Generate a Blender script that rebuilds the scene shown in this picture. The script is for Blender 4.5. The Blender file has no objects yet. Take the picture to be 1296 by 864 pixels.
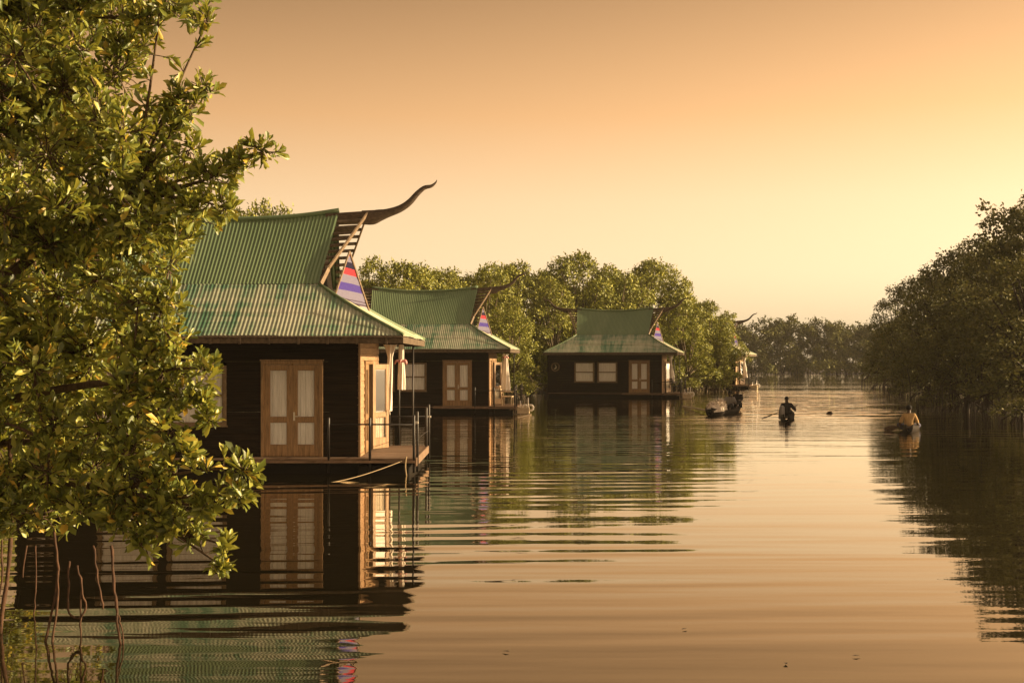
import bpy, bmesh, math, random
import numpy as np
from mathutils import Vector, Matrix, Quaternion
R = math.radians
C = bpy.context.scene.collection
S = bpy.context.scene
random.seed(5)
rng = np.random.default_rng(11)

# ------------------------------------------------------------------ camera
F = 1512.0 / 1296.0            # focal length in picture widths
HC = 2.42                      # eye height above the water
cam_d = bpy.data.cameras.new('camera')
cam = bpy.data.objects.new('camera', cam_d); C.objects.link(cam)
cam.location = (0, 0, HC); cam.rotation_euler = (R(90), 0, 0)
cam_d.sensor_width = 36.0; cam_d.lens = 36.0 * F
cam_d.shift_y = 24.0 / 1296.0
cam_d.clip_start = 0.1; cam_d.clip_end = 5000
S.camera = cam

# ------------------------------------------------------------------ sky and sun
SUN_EL, SUN_AZ = R(14.5), R(89.0)      # azimuth measured clockwise from +Y (into the picture); sun at the right
world = bpy.data.worlds.new('World'); S.world = world; world.use_nodes = True
wt = world.node_tree; wt.nodes.clear()
def wn(t, **k):
    n = wt.nodes.new(t)
    for a, b in k.items(): setattr(n, a, b)
    return n
def wmath(op, a, b=None):
    n = wn('ShaderNodeMath', operation=op)
    for i, v in enumerate((a, b)):
        if v is None: continue
        if isinstance(v, (int, float)): n.inputs[i].default_value = v
        else: wt.links.new(v, n.inputs[i])
    return n.outputs[0]
sky = wn('ShaderNodeTexSky', sky_type='NISHITA')
sky.sun_disc = False; sky.sun_elevation = SUN_EL; sky.sun_rotation = SUN_AZ
sky.dust_density = 3.0; sky.air_density = 1.0; sky.ozone_density = 1.0; sky.altitude = 0
bw = wn('ShaderNodeRGBToBW'); wt.links.new(sky.outputs[0], bw.inputs[0])
# dusty evening air: the sky keeps the brightness of the physical sky, its colour runs from cream low down to amber overhead
tc = wn('ShaderNodeTexCoord'); sep = wn('ShaderNodeSeparateXYZ'); wt.links.new(tc.outputs['Generated'], sep.inputs[0])
ramp = wn('ShaderNodeValToRGB'); wt.links.new(sep.outputs[2], ramp.inputs[0])
cr = ramp.color_ramp
cr.elements[0].position = 0.0; cr.elements[0].color = (0.95, 0.72, 0.43, 1)
cr.elements[1].position = 1.0; cr.elements[1].color = (0.36, 0.29, 0.22, 1)
for p, c in ((0.07, (0.93, 0.69, 0.405)), (0.13, (0.88, 0.60, 0.336)), (0.2, (0.78, 0.438, 0.195)), (0.29, (0.49, 0.275, 0.125)), (0.5, (0.42, 0.29, 0.18))):
    e = cr.elements.new(p); e.color = (*c, 1)
lum = wmath('POWER', wmath('MULTIPLY', bw.outputs[0], 0.13), 0.45)
# wide glow round the low sun outside the picture at the right
dv = wn('ShaderNodeVectorMath', operation='DOT_PRODUCT'); wt.links.new(tc.outputs['Generated'], dv.inputs[0])
dv.inputs[1].default_value = (math.sin(SUN_AZ), math.cos(SUN_AZ), 0)
lum = wmath('MULTIPLY', lum, wmath('ADD', wmath('MULTIPLY', dv.outputs['Value'], wmath('ADD', wmath('MULTIPLY', wmath('MINIMUM', sep.outputs[2], 0.35), 2.3), 0.06)), 0.96))
mul = wn('ShaderNodeMix', data_type='RGBA', blend_type='MULTIPLY'); mul.inputs[0].default_value = 1
wt.links.new(ramp.outputs[0], mul.inputs[6]); wt.links.new(lum, mul.inputs[7])
bg = wn('ShaderNodeBackground'); bg.inputs[1].default_value = 0.95
wt.links.new(mul.outputs[2], bg.inputs[0])
wo = wn('ShaderNodeOutputWorld'); wt.links.new(bg.outputs[0], wo.inputs[0])

sl = bpy.data.lights.new('sun', 'SUN'); sl.energy = 5.0; sl.angle = R(0.5); sl.color = (1.0, 0.74, 0.42)
sun = bpy.data.objects.new('sun', sl); C.objects.link(sun)
sd = Vector((math.sin(SUN_AZ) * math.cos(SUN_EL), math.cos(SUN_AZ) * math.cos(SUN_EL), math.sin(SUN_EL)))
sun.rotation_euler = sd.to_track_quat('Z', 'Y').to_euler()
sun.location = sd * 60

vs = S.view_settings
vs.view_transform = 'Standard'; vs.look = 'None'; vs.exposure = 1.15; vs.gamma = 1; vs.use_curve_mapping = False
S.cycles.max_bounces = 8; S.cycles.transparent_max_bounces = 12
S.cycles.volume_bounces = 0; S.cycles.volume_step_rate = 4
S.cycles.sample_clamp_indirect = 4.0
S.cycles.use_denoising = True

# ------------------------------------------------------------------ materials
def mat(name, base=(0.5, 0.5, 0.5), rough=0.7, spec=0.5, metal=0.0):
    m = bpy.data.materials.new(name); m.use_nodes = True
    b = m.node_tree.nodes['Principled BSDF']
    b.inputs['Base Color'].default_value = (*base, 1); b.inputs['Roughness'].default_value = rough
    b.inputs['Specular IOR Level'].default_value = spec; b.inputs['Metallic'].default_value = metal
    return m
def nd(m, t, **k):
    n = m.node_tree.nodes.new(t)
    for a, b in k.items(): setattr(n, a, b)
    return n
def lk(m, a, b): m.node_tree.links.new(a, b)
def noise(m, scale=(1, 1, 1), s=5.0, detail=4, rough=0.6, dist=0.0, coord='Object'):
    t = nd(m, 'ShaderNodeTexCoord'); mp = nd(m, 'ShaderNodeMapping'); mp.inputs['Scale'].default_value = scale
    lk(m, t.outputs[coord], mp.inputs[0])
    n = nd(m, 'ShaderNodeTexNoise'); n.inputs['Scale'].default_value = s; n.inputs['Detail'].default_value = detail
    n.inputs['Roughness'].default_value = rough; n.inputs['Distortion'].default_value = dist
    lk(m, mp.outputs[0], n.inputs['Vector']); return n.outputs['Fac']
def rampn(m, fac, stops):
    r = nd(m, 'ShaderNodeValToRGB'); lk(m, fac, r.inputs[0]); c = r.color_ramp
    c.elements[0].position = stops[0][0]; c.elements[0].color = (*stops[0][1], 1)
    c.elements[1].position = stops[-1][0]; c.elements[1].color = (*stops[-1][1], 1)
    for p, col in stops[1:-1]:
        e = c.elements.new(p); e.color = (*col, 1)
    return r.outputs[0]
def mth(m, op, a, b=None, c=None):
    n = nd(m, 'ShaderNodeMath', operation=op)
    for i, v in enumerate((a, b, c)):
        if v is None: continue
        if isinstance(v, (int, float)): n.inputs[i].default_value = v
        else: lk(m, v, n.inputs[i])
    return n.outputs[0]
def mixc(m, f, a, b, blend='MIX'):
    n = nd(m, 'ShaderNodeMix', data_type='RGBA', blend_type=blend)
    for i, v in ((0, f), (6, a), (7, b)):
        if isinstance(v, (int, float)): n.inputs[i].default_value = v
        elif isinstance(v, tuple): n.inputs[i].default_value = (*v, 1)
        else: lk(m, v, n.inputs[i])
    return n.outputs[2]
def bump(m, h, strength=0.4, dist=0.02):
    b = nd(m, 'ShaderNodeBump'); b.inputs['Strength'].default_value = strength; b.inputs['Distance'].default_value = dist
    lk(m, h, b.inputs['Height']); lk(m, b.outputs[0], m.node_tree.nodes['Principled BSDF'].inputs['Normal'])
def P(m): return m.node_tree.nodes['Principled BSDF']
def wood(name, dark, light, scale=(1.2, 14, 14), rough=0.6, s=3.0, b=0.3, spec=0.3):
    m = mat(name, rough=rough, spec=spec)
    n = noise(m, scale, s, 6, 0.65, 0.4)
    lk(m, rampn(m, n, [(0.3, dark), (0.7, light)]), P(m).inputs['Base Color'])
    bump(m, n, b, 0.01); return m

M = {}
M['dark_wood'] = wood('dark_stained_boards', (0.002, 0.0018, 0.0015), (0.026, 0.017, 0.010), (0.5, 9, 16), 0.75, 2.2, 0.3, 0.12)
M['side_wood'] = wood('sunlit_side_boards', (0.22, 0.13, 0.07), (0.44, 0.28, 0.155), (9, 0.8, 16), 0.6, 2.4)  # paler than the front boards: sunlight on this side put into the colour
M['door_wood'] = wood('oiled_door_wood', (0.13, 0.075, 0.032), (0.36, 0.215, 0.10), (11, 11, 1.1), 0.42, 2.6, 0.2, 0.5)
M['frame_wood'] = wood('window_frame_wood', (0.12, 0.08, 0.045), (0.24, 0.17, 0.10), (5, 5, 5), 0.55)
M['deck_wood'] = wood('deck_planks', (0.10, 0.062, 0.038), (0.26, 0.17, 0.11), (1.2, 10, 3), 0.7, 2.5)
M['grey_wood'] = wood('weathered_timber', (0.05, 0.035, 0.022), (0.16, 0.115, 0.075), (2, 2, 2), 0.75, 6)
M['horn_wood'] = wood('carved_horn_wood', (0.035, 0.024, 0.016), (0.12, 0.085, 0.058), (4, 4, 9), 0.65, 3)
M['barge_wood'] = wood('barge_board_wood', (0.10, 0.07, 0.045), (0.24, 0.17, 0.11), (3, 3, 3), 0.6, 4)
M['hull_black'] = wood('tarred_float', (0.004, 0.003, 0.003), (0.015, 0.011, 0.008), (1, 6, 6), 0.6, 2, 0.3, 0.15)
M['iron'] = mat('dark_iron', (0.018, 0.015, 0.013), 0.5, 0.5)
M['metal_pale'] = mat('pale_metal', (0.6, 0.55, 0.48), 0.35, 0.5, 0.6)
M['rope'] = wood('rope_fibre', (0.22, 0.16, 0.09), (0.42, 0.32, 0.2), (30, 30, 30), 0.9)
M['bark'] = wood('mangrove_bark', (0.035, 0.022, 0.013), (0.13, 0.085, 0.05), (8, 8, 2), 0.85, 4, 0.5)
M['root'] = wood('reddish_root_bark', (0.018, 0.010, 0.006), (0.10, 0.050, 0.026), (8, 8, 3), 0.8, 5, 0.4)
M['root_shaded'] = wood('shaded_root_bark', (0.010, 0.007, 0.005), (0.045, 0.03, 0.02), (8, 8, 2), 0.85, 4, 0.4)  # darker copy of the root bark: shade under the crowns put into the colour
M['root_pale'] = wood('pale_root_bark', (0.06, 0.045, 0.03), (0.20, 0.155, 0.10), (6, 6, 2), 0.85, 5, 0.4)

def roof_mat(name, worn):
    m = mat(name, rough=0.48, spec=0.45)
    big = noise(m, (1.0, 0.22, 0.22), 1.3, 3, 0.6)
    streak = noise(m, (5.0, 0.5, 0.5), 1.6, 5, 0.7)
    band = noise(m, (0.3, 3.2, 3.2), 1.4, 2, 0.5)
    fine = noise(m, (1, 1, 1), 38, 4, 0.7)
    if worn:
        f = mth(m, 'ADD', mth(m, 'MULTIPLY', big, 0.45), mth(m, 'ADD', mth(m, 'MULTIPLY', streak, 0.38), mth(m, 'MULTIPLY', band, 0.30)))
        f = mth(m, 'ADD', f, mth(m, 'MULTIPLY', fine, 0.10))
        col = rampn(m, f, [(0.51, (0.060, 0.140, 0.080)), (0.57, (0.14, 0.22, 0.14)), (0.62, (0.26, 0.29, 0.20)), (0.76, (0.43, 0.42, 0.32))])
    else:
        f = mth(m, 'ADD', mth(m, 'MULTIPLY', big, 0.5), mth(m, 'ADD', mth(m, 'MULTIPLY', streak, 0.3), mth(m, 'MULTIPLY', fine, 0.2)))
        col = rampn(m, f, [(0.35, (0.105, 0.160, 0.080)), (0.52, (0.138, 0.198, 0.102)), (0.70, (0.20, 0.25, 0.145))])
    lk(m, col, P(m).inputs['Base Color']); bump(m, fine, 0.15, 0.004)
    return m
M['roof_green'] = roof_mat('painted_green_sheet', False)
M['roof_worn'] = roof_mat('worn_green_sheet', True)
M['roof_side'] = wood('worn_sunlit_sheet', (0.34, 0.34, 0.22), (0.62, 0.58, 0.42), (1, 1, 1), 0.5, 3, 0.1)  # cream for wear and for low sunlight, both put into the colour
M['ridge_pale'] = roof_mat('ridge_flashing', False)

def fabric(name, a, b, sc=(9, 9, 0.6)):
    m = mat(name, rough=0.9, spec=0.1); n = noise(m, sc, 3, 4)
    lk(m, rampn(m, n, [(0.3, a), (0.7, b)]), P(m).inputs['Base Color']); return m
M['net_curtain'] = fabric('net_curtain_cloth', (0.74, 0.71, 0.68), (0.94, 0.92, 0.90))
M['porch_net'] = fabric('cream_net', (0.26, 0.21, 0.15), (0.46, 0.40, 0.31))
M['white_cloth'] = fabric('white_cloth', (0.62, 0.55, 0.46), (0.82, 0.76, 0.68))
M['pink_cloth'] = fabric('pink_printed_cloth', (0.45, 0.15, 0.14), (0.75, 0.45, 0.42), (6, 6, 6))
M['dark_cloth'] = fabric('dark_cloth', (0.012, 0.012, 0.014), (0.035, 0.03, 0.032))
M['grey_cloth'] = fabric('grey_cloth', (0.16, 0.15, 0.15), (0.30, 0.28, 0.27))
M['yellow_cloth'] = fabric('ochre_cloth', (0.30, 0.19, 0.085), (0.46, 0.31, 0.15))
M['blue_cloth'] = fabric('faded_blue_cloth', (0.05, 0.05, 0.08), (0.10, 0.10, 0.15))
M['skin'] = mat('dark_skin', (0.055, 0.028, 0.016), 0.5, 0.4)
M['hair'] = mat('black_hair', (0.008, 0.007, 0.006), 0.8, 0.2)
M['shell'] = wood('piled_net', (0.42, 0.33, 0.26), (0.88, 0.78, 0.66), (14, 14, 14), 0.9, 6, 0.8)
M['canoe_wood'] = wood('weathered_canoe', (0.007, 0.005, 0.004), (0.028, 0.019, 0.014), (1, 8, 8), 0.7, 3, 0.3, 0.12)
M['plank_pale'] = wood('pale_plank', (0.35, 0.26, 0.16), (0.6, 0.48, 0.32), (2, 8, 8), 0.6)
M['mud'] = mat('wet_mud', (0.03, 0.022, 0.014), 0.6)

def stripes():
    m = mat('striped_gable_cloth', rough=0.85, spec=0.1)
    t = nd(m, 'ShaderNodeTexCoord'); s = nd(m, 'ShaderNodeSeparateXYZ'); lk(m, t.outputs['Object'], s.inputs[0])
    f = mth(m, 'DIVIDE', mth(m, 'SUBTRACT', s.outputs[2], 3.60), 1.30)
    r = nd(m, 'ShaderNodeValToRGB'); r.color_ramp.interpolation = 'CONSTANT'; lk(m, f, r.inputs[0])
    lil, pur, red, nav, whi, bl = (0.14, 0.13, 0.19), (0.05, 0.035, 0.19), (0.33, 0.028, 0.04), (0.014, 0.011, 0.03), (0.28, 0.25, 0.27), (0.06, 0.045, 0.07)
    st = [(0, whi), (0.07, bl), (0.10, lil), (0.13, bl), (0.15, lil), (0.30, pur), (0.435, lil), (0.585, red), (0.705, nav), (0.82, lil), (0.93, red)]
    c = r.color_ramp; c.elements[0].position = 0; c.elements[0].color = (*whi, 1)
    c.elements[1].position = 0.93; c.elements[1].color = (*red, 1)
    for p, col in st[1:-1]:
        e = c.elements.new(p); e.color = (*col, 1)
    n = noise(m, (1, 1, 1), 30, 3)
    lk(m, mixc(m, 0.25, r.outputs[0], rampn(m, n, [(0.3, (0.4, 0.4, 0.4)), (0.7, (1, 1, 1))]), 'MULTIPLY'), P(m).inputs['Base Color'])
    return m
M['stripes'] = stripes()

def glass():
    m = bpy.data.materials.new('window_glass'); m.use_nodes = True; nt = m.node_tree; nt.nodes.clear()
    o = nd(m, 'ShaderNodeOutputMaterial'); mx = nd(m, 'ShaderNodeMixShader'); fr = nd(m, 'ShaderNodeFresnel'); fr.inputs[0].default_value = 1.35
    g = nd(m, 'ShaderNodeBsdfGlossy'); g.inputs['Roughness'].default_value = 0.03; tr = nd(m, 'ShaderNodeBsdfTransparent')
    tr.inputs[0].default_value = (1, 1, 1, 1)
    lk(m, fr.outputs[0], mx.inputs[0]); lk(m, tr.outputs[0], mx.inputs[1]); lk(m, g.outputs[0], mx.inputs[2]); lk(m, mx.outputs[0], o.inputs[0])
    return m
M['glass'] = glass()

def leaf_mat(name, stops, trans=0.35, rough=0.35, spec=0.5, tcol=(0.30, 0.30, 0.03)):
    m = mat(name, rough=rough, spec=spec); nt = m.node_tree; b = P(m)
    g = nd(m, 'ShaderNodeNewGeometry')
    col = rampn(m, g.outputs['Random Per Island'], stops)
    big = noise(m, (1, 1, 1), 0.8, 2)
    col = mixc(m, 0.5, col, rampn(m, big, [(0.35, (0.55, 0.6, 0.5)), (0.65, (1.0, 1.0, 1.0))]), 'MULTIPLY')
    lk(m, col, b.inputs['Base Color'])
    tl = nd(m, 'ShaderNodeBsdfTranslucent')
    lk(m, mixc(m, 0.6, col, tcol), tl.inputs[0])
    mx = nd(m, 'ShaderNodeMixShader'); mx.inputs[0].default_value = trans
    o = nt.nodes['Material Output']
    lk(m, b.outputs[0], mx.inputs[1]); lk(m, tl.outputs[0], mx.inputs[2]); lk(m, mx.outputs[0], o.inputs[0])
    return m
M['leaf_near'] = leaf_mat('near_mangrove_leaf', [(0.0, (0.055, 0.075, 0.016)), (0.35, (0.13, 0.165, 0.030)), (0.7, (0.28, 0.31, 0.052)), (0.93, (0.45, 0.43, 0.085)), (0.985, (0.55, 0.36, 0.05))], 0.27, 0.42, 0.55, (0.50, 0.46, 0.05))
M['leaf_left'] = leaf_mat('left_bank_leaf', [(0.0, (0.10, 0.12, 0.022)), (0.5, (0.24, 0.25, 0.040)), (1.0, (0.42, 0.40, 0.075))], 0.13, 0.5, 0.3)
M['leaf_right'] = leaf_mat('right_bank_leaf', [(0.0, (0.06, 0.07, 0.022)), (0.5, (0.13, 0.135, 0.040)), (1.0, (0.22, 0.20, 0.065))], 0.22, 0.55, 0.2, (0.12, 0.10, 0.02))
M['leaf_far'] = leaf_mat('far_shore_leaf', [(0.0, (0.07, 0.08, 0.02)), (0.5, (0.12, 0.13, 0.03)), (1.0, (0.19, 0.18, 0.04))], 0.15, 0.6, 0.2, (0.15, 0.13, 0.02))

# ------------------------------------------------------------------ mesh helpers
class MB:
    def __init__(s): s.v = []; s.f = []
    def add(s, vs, fs):
        o = len(s.v); s.v += [tuple(v) for v in vs]; s.f += [tuple(i + o for i in f) for f in fs]; return s
    def box(s, x0, x1, y0, y1, z0, z1):
        return s.add([(x0,y0,z0),(x1,y0,z0),(x1,y1,z0),(x0,y1,z0),(x0,y0,z1),(x1,y0,z1),(x1,y1,z1),(x0,y1,z1)],
                     [(0,3,2,1),(4,5,6,7),(0,1,5,4),(1,2,6,5),(2,3,7,6),(3,0,4,7)])
    def bar(s, a, b, w, h, up=(0, 0, 1)):
        a = Vector(a); b = Vector(b); d = (b - a).normalized(); u = Vector(up)
        if abs(d.dot(u)) > 0.98: u = Vector((1, 0, 0))
        r = d.cross(u).normalized(); u = r.cross(d).normalized(); vs = []
        for p in (a, b):
            for i, j in ((-1,-1),(1,-1),(1,1),(-1,1)): vs.append(p + r * (i * w / 2) + u * (j * h / 2))
        return s.add(vs, [(0,1,2,3),(7,6,5,4),(0,4,5,1),(1,5,6,2),(2,6,7,3),(3,7,4,0)])
    def tube(s, pts, rad, n=8, caps=True, flat=1.0):
        pts = [Vector(p) for p in pts]; m = len(pts)
        if not hasattr(rad, '__len__'): rad = [rad] * m
        prev = None; o = len(s.v)
        for i, p in enumerate(pts):
            d = (pts[min(i + 1, m - 1)] - pts[max(i - 1, 0)])
            d = d.normalized() if d.length > 1e-9 else Vector((0, 0, 1))
            if prev is None: r = d.orthogonal().normalized()
            else:
                r = prev - d * prev.dot(d); r = r.normalized() if r.length > 1e-6 else d.orthogonal().normalized()
            prev = r; u = d.cross(r)
            for k in range(n):
                a = 2 * math.pi * k / n
                s.v.append(tuple(p + (r * math.cos(a) + u * math.sin(a) * flat) * rad[i]))
        for i in range(m - 1):
            for k in range(n):
                a = o + i * n + k; b = o + i * n + (k + 1) % n
                s.f.append((a, b, b + n, a + n))
        if caps: s.f.append(tuple(o + k for k in reversed(range(n)))); s.f.append(tuple(o + (m - 1) * n + k for k in range(n)))
        return s
    def build(s, name, m, parent=None, smooth=False, bevel=0.0):
        me = bpy.data.meshes.new(name); me.from_pydata(s.v, [], s.f); me.update()
        bm = bmesh.new(); bm.from_mesh(me); bmesh.ops.recalc_face_normals(bm, faces=bm.faces); bm.to_mesh(me); bm.free()
        if smooth: me.polygons.foreach_set('use_smooth', [True] * len(me.polygons))
        if m: me.materials.append(m)
        o = bpy.data.objects.new(name, me); C.objects.link(o)
        if parent: o.parent = parent
        if bevel:
            b = o.modifiers.new('bevel', 'BEVEL'); b.width = bevel; b.segments = 2; b.limit_method = 'ANGLE'
        return o
def tag(o, label=None, cat=None, group=None, kind=None):
    if label: o['label'] = label
    if cat: o['category'] = cat
    if group: o['group'] = group
    if kind: o['kind'] = kind
    return o
def empty(name, loc=(0, 0, 0), rz=0):
    o = bpy.data.objects.new(name, None); C.objects.link(o); o.location = loc; o.rotation_euler = (0, 0, rz); o.empty_display_size = 0.2; return o
def children(o): return [c for c in bpy.data.objects if c.parent == o]
def copy_tree(o, parent=None):
    c = o.copy(); C.objects.link(c)
    if parent: c.parent = parent
    for ch in children(o): copy_tree(ch, c)
    return c
def px(x, y, s):
    "a point seen at photo pixel x, y where one metre is s pixels"
    return Vector(((x - 648) / s, 1512 / s, HC - (y - 456) / s))
def onwater(x, y):
    s = (y - 456) / HC; return Vector(((x - 648) / s, 1512 / s, 0))
def bez(a, b, c, n):
    a, b, c = Vector(a), Vector(b), Vector(c)
    return [a * (1 - t) ** 2 + b * (2 * t * (1 - t)) + c * t * t for t in [i / n for i in range(n + 1)]]
def catmull(ps, n=6):
    ps = [Vector(p) for p in ps]; out = []
    for i in range(len(ps) - 1):
        p0 = ps[max(i - 1, 0)]; p1 = ps[i]; p2 = ps[i + 1]; p3 = ps[min(i + 2, len(ps) - 1)]
        for k in range(n):
            t = k / n
            out.append(0.5 * ((2 * p1) + (p2 - p0) * t + (2 * p0 - 5 * p1 + 4 * p2 - p3) * t * t + (3 * p1 - p0 - 3 * p2 + p3) * t ** 3))
    out.append(ps[-1]); return out

# ------------------------------------------------------------------ water, river bed, banks
def water_mat():
    m = bpy.data.materials.new('river_water'); m.use_nodes = True; nt = m.node_tree; nt.nodes.clear()
    g = nd(m, 'ShaderNodeNewGeometry'); pos = g.outputs['Position']
    sp = nd(m, 'ShaderNodeSeparateXYZ'); lk(m, pos, sp.inputs[0])
    def nz(sx, sy, detail, rot=0.0, rough=0.5, dist=0.0, off=0.0):
        mp = nd(m, 'ShaderNodeMapping'); mp.inputs['Scale'].default_value = (sx, sy, 1); mp.inputs['Rotation'].default_value = (0, 0, rot)
        mp.inputs['Location'].default_value = (off, off * 1.7, 0)
        lk(m, pos, mp.inputs[0]); n = nd(m, 'ShaderNodeTexNoise'); n.inputs['Scale'].default_value = 1
        n.inputs['Detail'].default_value = detail; n.inputs['Roughness'].default_value = rough; n.inputs['Distortion'].default_value = dist
        lk(m, mp.outputs[0], n.inputs['Vector']); return n.outputs['Fac']
    def sstep(v, a, b):
        n = nd(m, 'ShaderNodeMapRange', interpolation_type='SMOOTHSTEP'); n.inputs[1].default_value = a; n.inputs[2].default_value = b
        lk(m, v, n.inputs[0]); return n.outputs[0]
    swell = mth(m, 'MULTIPLY', nz(0.11, 1.05, 2, 0.05, 0.4), 0.019)
    # the ripple train that comes off the first houseboat
    warp = mth(m, 'MULTIPLY', nz(0.16, 0.5, 1, 0.0, 0.4, off=3), 5.5)
    ph = mth(m, 'ADD', mth(m, 'MULTIPLY', mth(m, 'ADD', sp.outputs[1], mth(m, 'MULTIPLY', sp.outputs[0], -0.10)), 2 * math.pi / 0.72), warp)
    patch = mth(m, 'MULTIPLY', sstep(sp.outputs[1], 7.5, 15), mth(m, 'SUBTRACT', 1.0, sstep(sp.outputs[1], 24, 40)))
    patch = mth(m, 'MULTIPLY', patch, mth(m, 'SUBTRACT', 1.0, sstep(sp.outputs[0], 1.5, 6.5)))
    patch = mth(m, 'MULTIPLY', patch, sstep(nz(0.10, 0.22, 1, off=9), 0.25, 0.62))
    train = mth(m, 'MULTIPLY', mth(m, 'MULTIPLY', mth(m, 'SINE', ph), patch), 0.0026)
    # small wind ripples farther out
    far = sstep(sp.outputs[1], 16, 45)
    fine = mth(m, 'MULTIPLY', mth(m, 'MULTIPLY', nz(0.55, 2.4, 3, -0.06, 0.55, off=5), far), 0.030)
    near = mth(m, 'MULTIPLY', nz(0.30, 1.9, 3, 0.04, 0.5, off=7), 0.0034)
    rough = mth(m, 'MULTIPLY', sstep(sp.outputs[1], 44, 62), mth(m, 'SUBTRACT', 1.0, sstep(sp.outputs[1], 84, 104)))
    chop = mth(m, 'MULTIPLY', nz(0.35, 0.75, 2, 0.05, 0.5, off=21), mth(m, 'MULTIPLY', rough, sstep(nz(0.03, 0.09, 1, off=31), 0.30, 0.50)))
    chop = mth(m, 'MULTIPLY', mth(m, 'MULTIPLY', chop, 0.55), sstep(sp.outputs[0], 8.5, 13.5))
    calm = sstep(nz(0.03, 0.10, 2, off=12), 0.35, 0.6)
    fine = mth(m, 'MULTIPLY', fine, mth(m, 'ADD', mth(m, 'MULTIPLY', calm, 0.75), 0.25))
    # wakes of the canoes
    def box_mask(x0, x1, y0, y1, e=.8):
        a = mth(m, 'MULTIPLY', sstep(sp.outputs[0], x0 - e, x0 + e), mth(m, 'SUBTRACT', 1.0, sstep(sp.outputs[0], x1 - e * 3, x1 + e)))
        b_ = mth(m, 'MULTIPLY', sstep(sp.outputs[1], y0 - e, y0 + e), mth(m, 'SUBTRACT', 1.0, sstep(sp.outputs[1], y1 - e, y1 + e)))
        return mth(m, 'MULTIPLY', a, b_)
    wk = mth(m, 'SINE', mth(m, 'ADD', mth(m, 'MULTIPLY', mth(m, 'ADD', sp.outputs[1], mth(m, 'MULTIPLY', sp.outputs[0], 0.06)), 2 * math.pi / 1.3), mth(m, 'MULTIPLY', nz(0.4, 0.6, 2, off=41), 6.0)))
    wk = mth(m, 'MULTIPLY', wk, mth(m, 'ADD', mth(m, 'MULTIPLY', box_mask(13.8, 24, 37.5, 41.5), 0.020), mth(m, 'MULTIPLY', box_mask(5.5, 12, 46, 53), 0.012)))
    fine = mth(m, 'ADD', fine, wk)
    h = mth(m, 'ADD', mth(m, 'ADD', swell, train), mth(m, 'ADD', mth(m, 'ADD', fine, chop), near))
    b = nd(m, 'ShaderNodeBump'); b.inputs['Strength'].default_value = 1.0; b.inputs['Distance'].default_value = 1.0; lk(m, h, b.inputs['Height'])
    gl = nd(m, 'ShaderNodeBsdfGlossy'); gl.inputs['Roughness'].default_value = 0.02; gl.inputs['Color'].default_value = (1.0, 0.945, 0.85, 1)
    df = nd(m, 'ShaderNodeBsdfDiffuse'); df.inputs['Color'].default_value = (0.012, 0.010, 0.005, 1)
    fr = nd(m, 'ShaderNodeFresnel'); fr.inputs[0].default_value = 1.50
    lk(m, b.outputs[0], gl.inputs['Normal'])
    fac = mth(m, 'MINIMUM', mth(m, 'MULTIPLY', fr.outputs[0], 1.32), 1.0)
    mx = nd(m, 'ShaderNodeMixShader'); lk(m, fac, mx.inputs[0]); lk(m, df.outputs[0], mx.inputs[1]); lk(m, gl.outputs[0], mx.inputs[2])
    o = nd(m, 'ShaderNodeOutputMaterial'); lk(m, mx.outputs[0], o.inputs[0]); return m
w = MB().add([(-700, -60, 0), (700, -60, 0), (700, 1400, 0), (-700, 1400, 0)], [(0, 1, 2, 3)]).build('water', water_mat()); tag(w, kind='structure')
g = MB().add([(-720, -80, -1.5), (720, -80, -1.5), (720, 1420, -1.5), (-720, 1420, -1.5)], [(0, 1, 2, 3)]).build('ground', M['mud']); tag(g, kind='structure')

def bank(name, edge, out, zmax=0.35):
    "a low muddy bank: its water edge, then the land behind"
    mb = MB(); n = len(edge); vs = []
    for (x, y), (ox, oy) in zip(edge, out):
        for t, z in ((0, -0.3), (0.02, 0.05), (0.08, zmax), (1, zmax + 0.2)):
            j = random.uniform(-0.15, 0.15) if t < 1 else 0
            vs.append((x + (ox - x) * t + j, y + (oy - y) * t + j, z + j * 0.2))
    fs = []
    for i in range(n - 1):
        for k in range(3): a = i * 4 + k; fs.append((a, a + 1, a + 5, a + 4))
    mb.add(vs, fs); o = mb.build(name, M['mud'], smooth=True); tag(o, kind='structure'); return o

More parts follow.
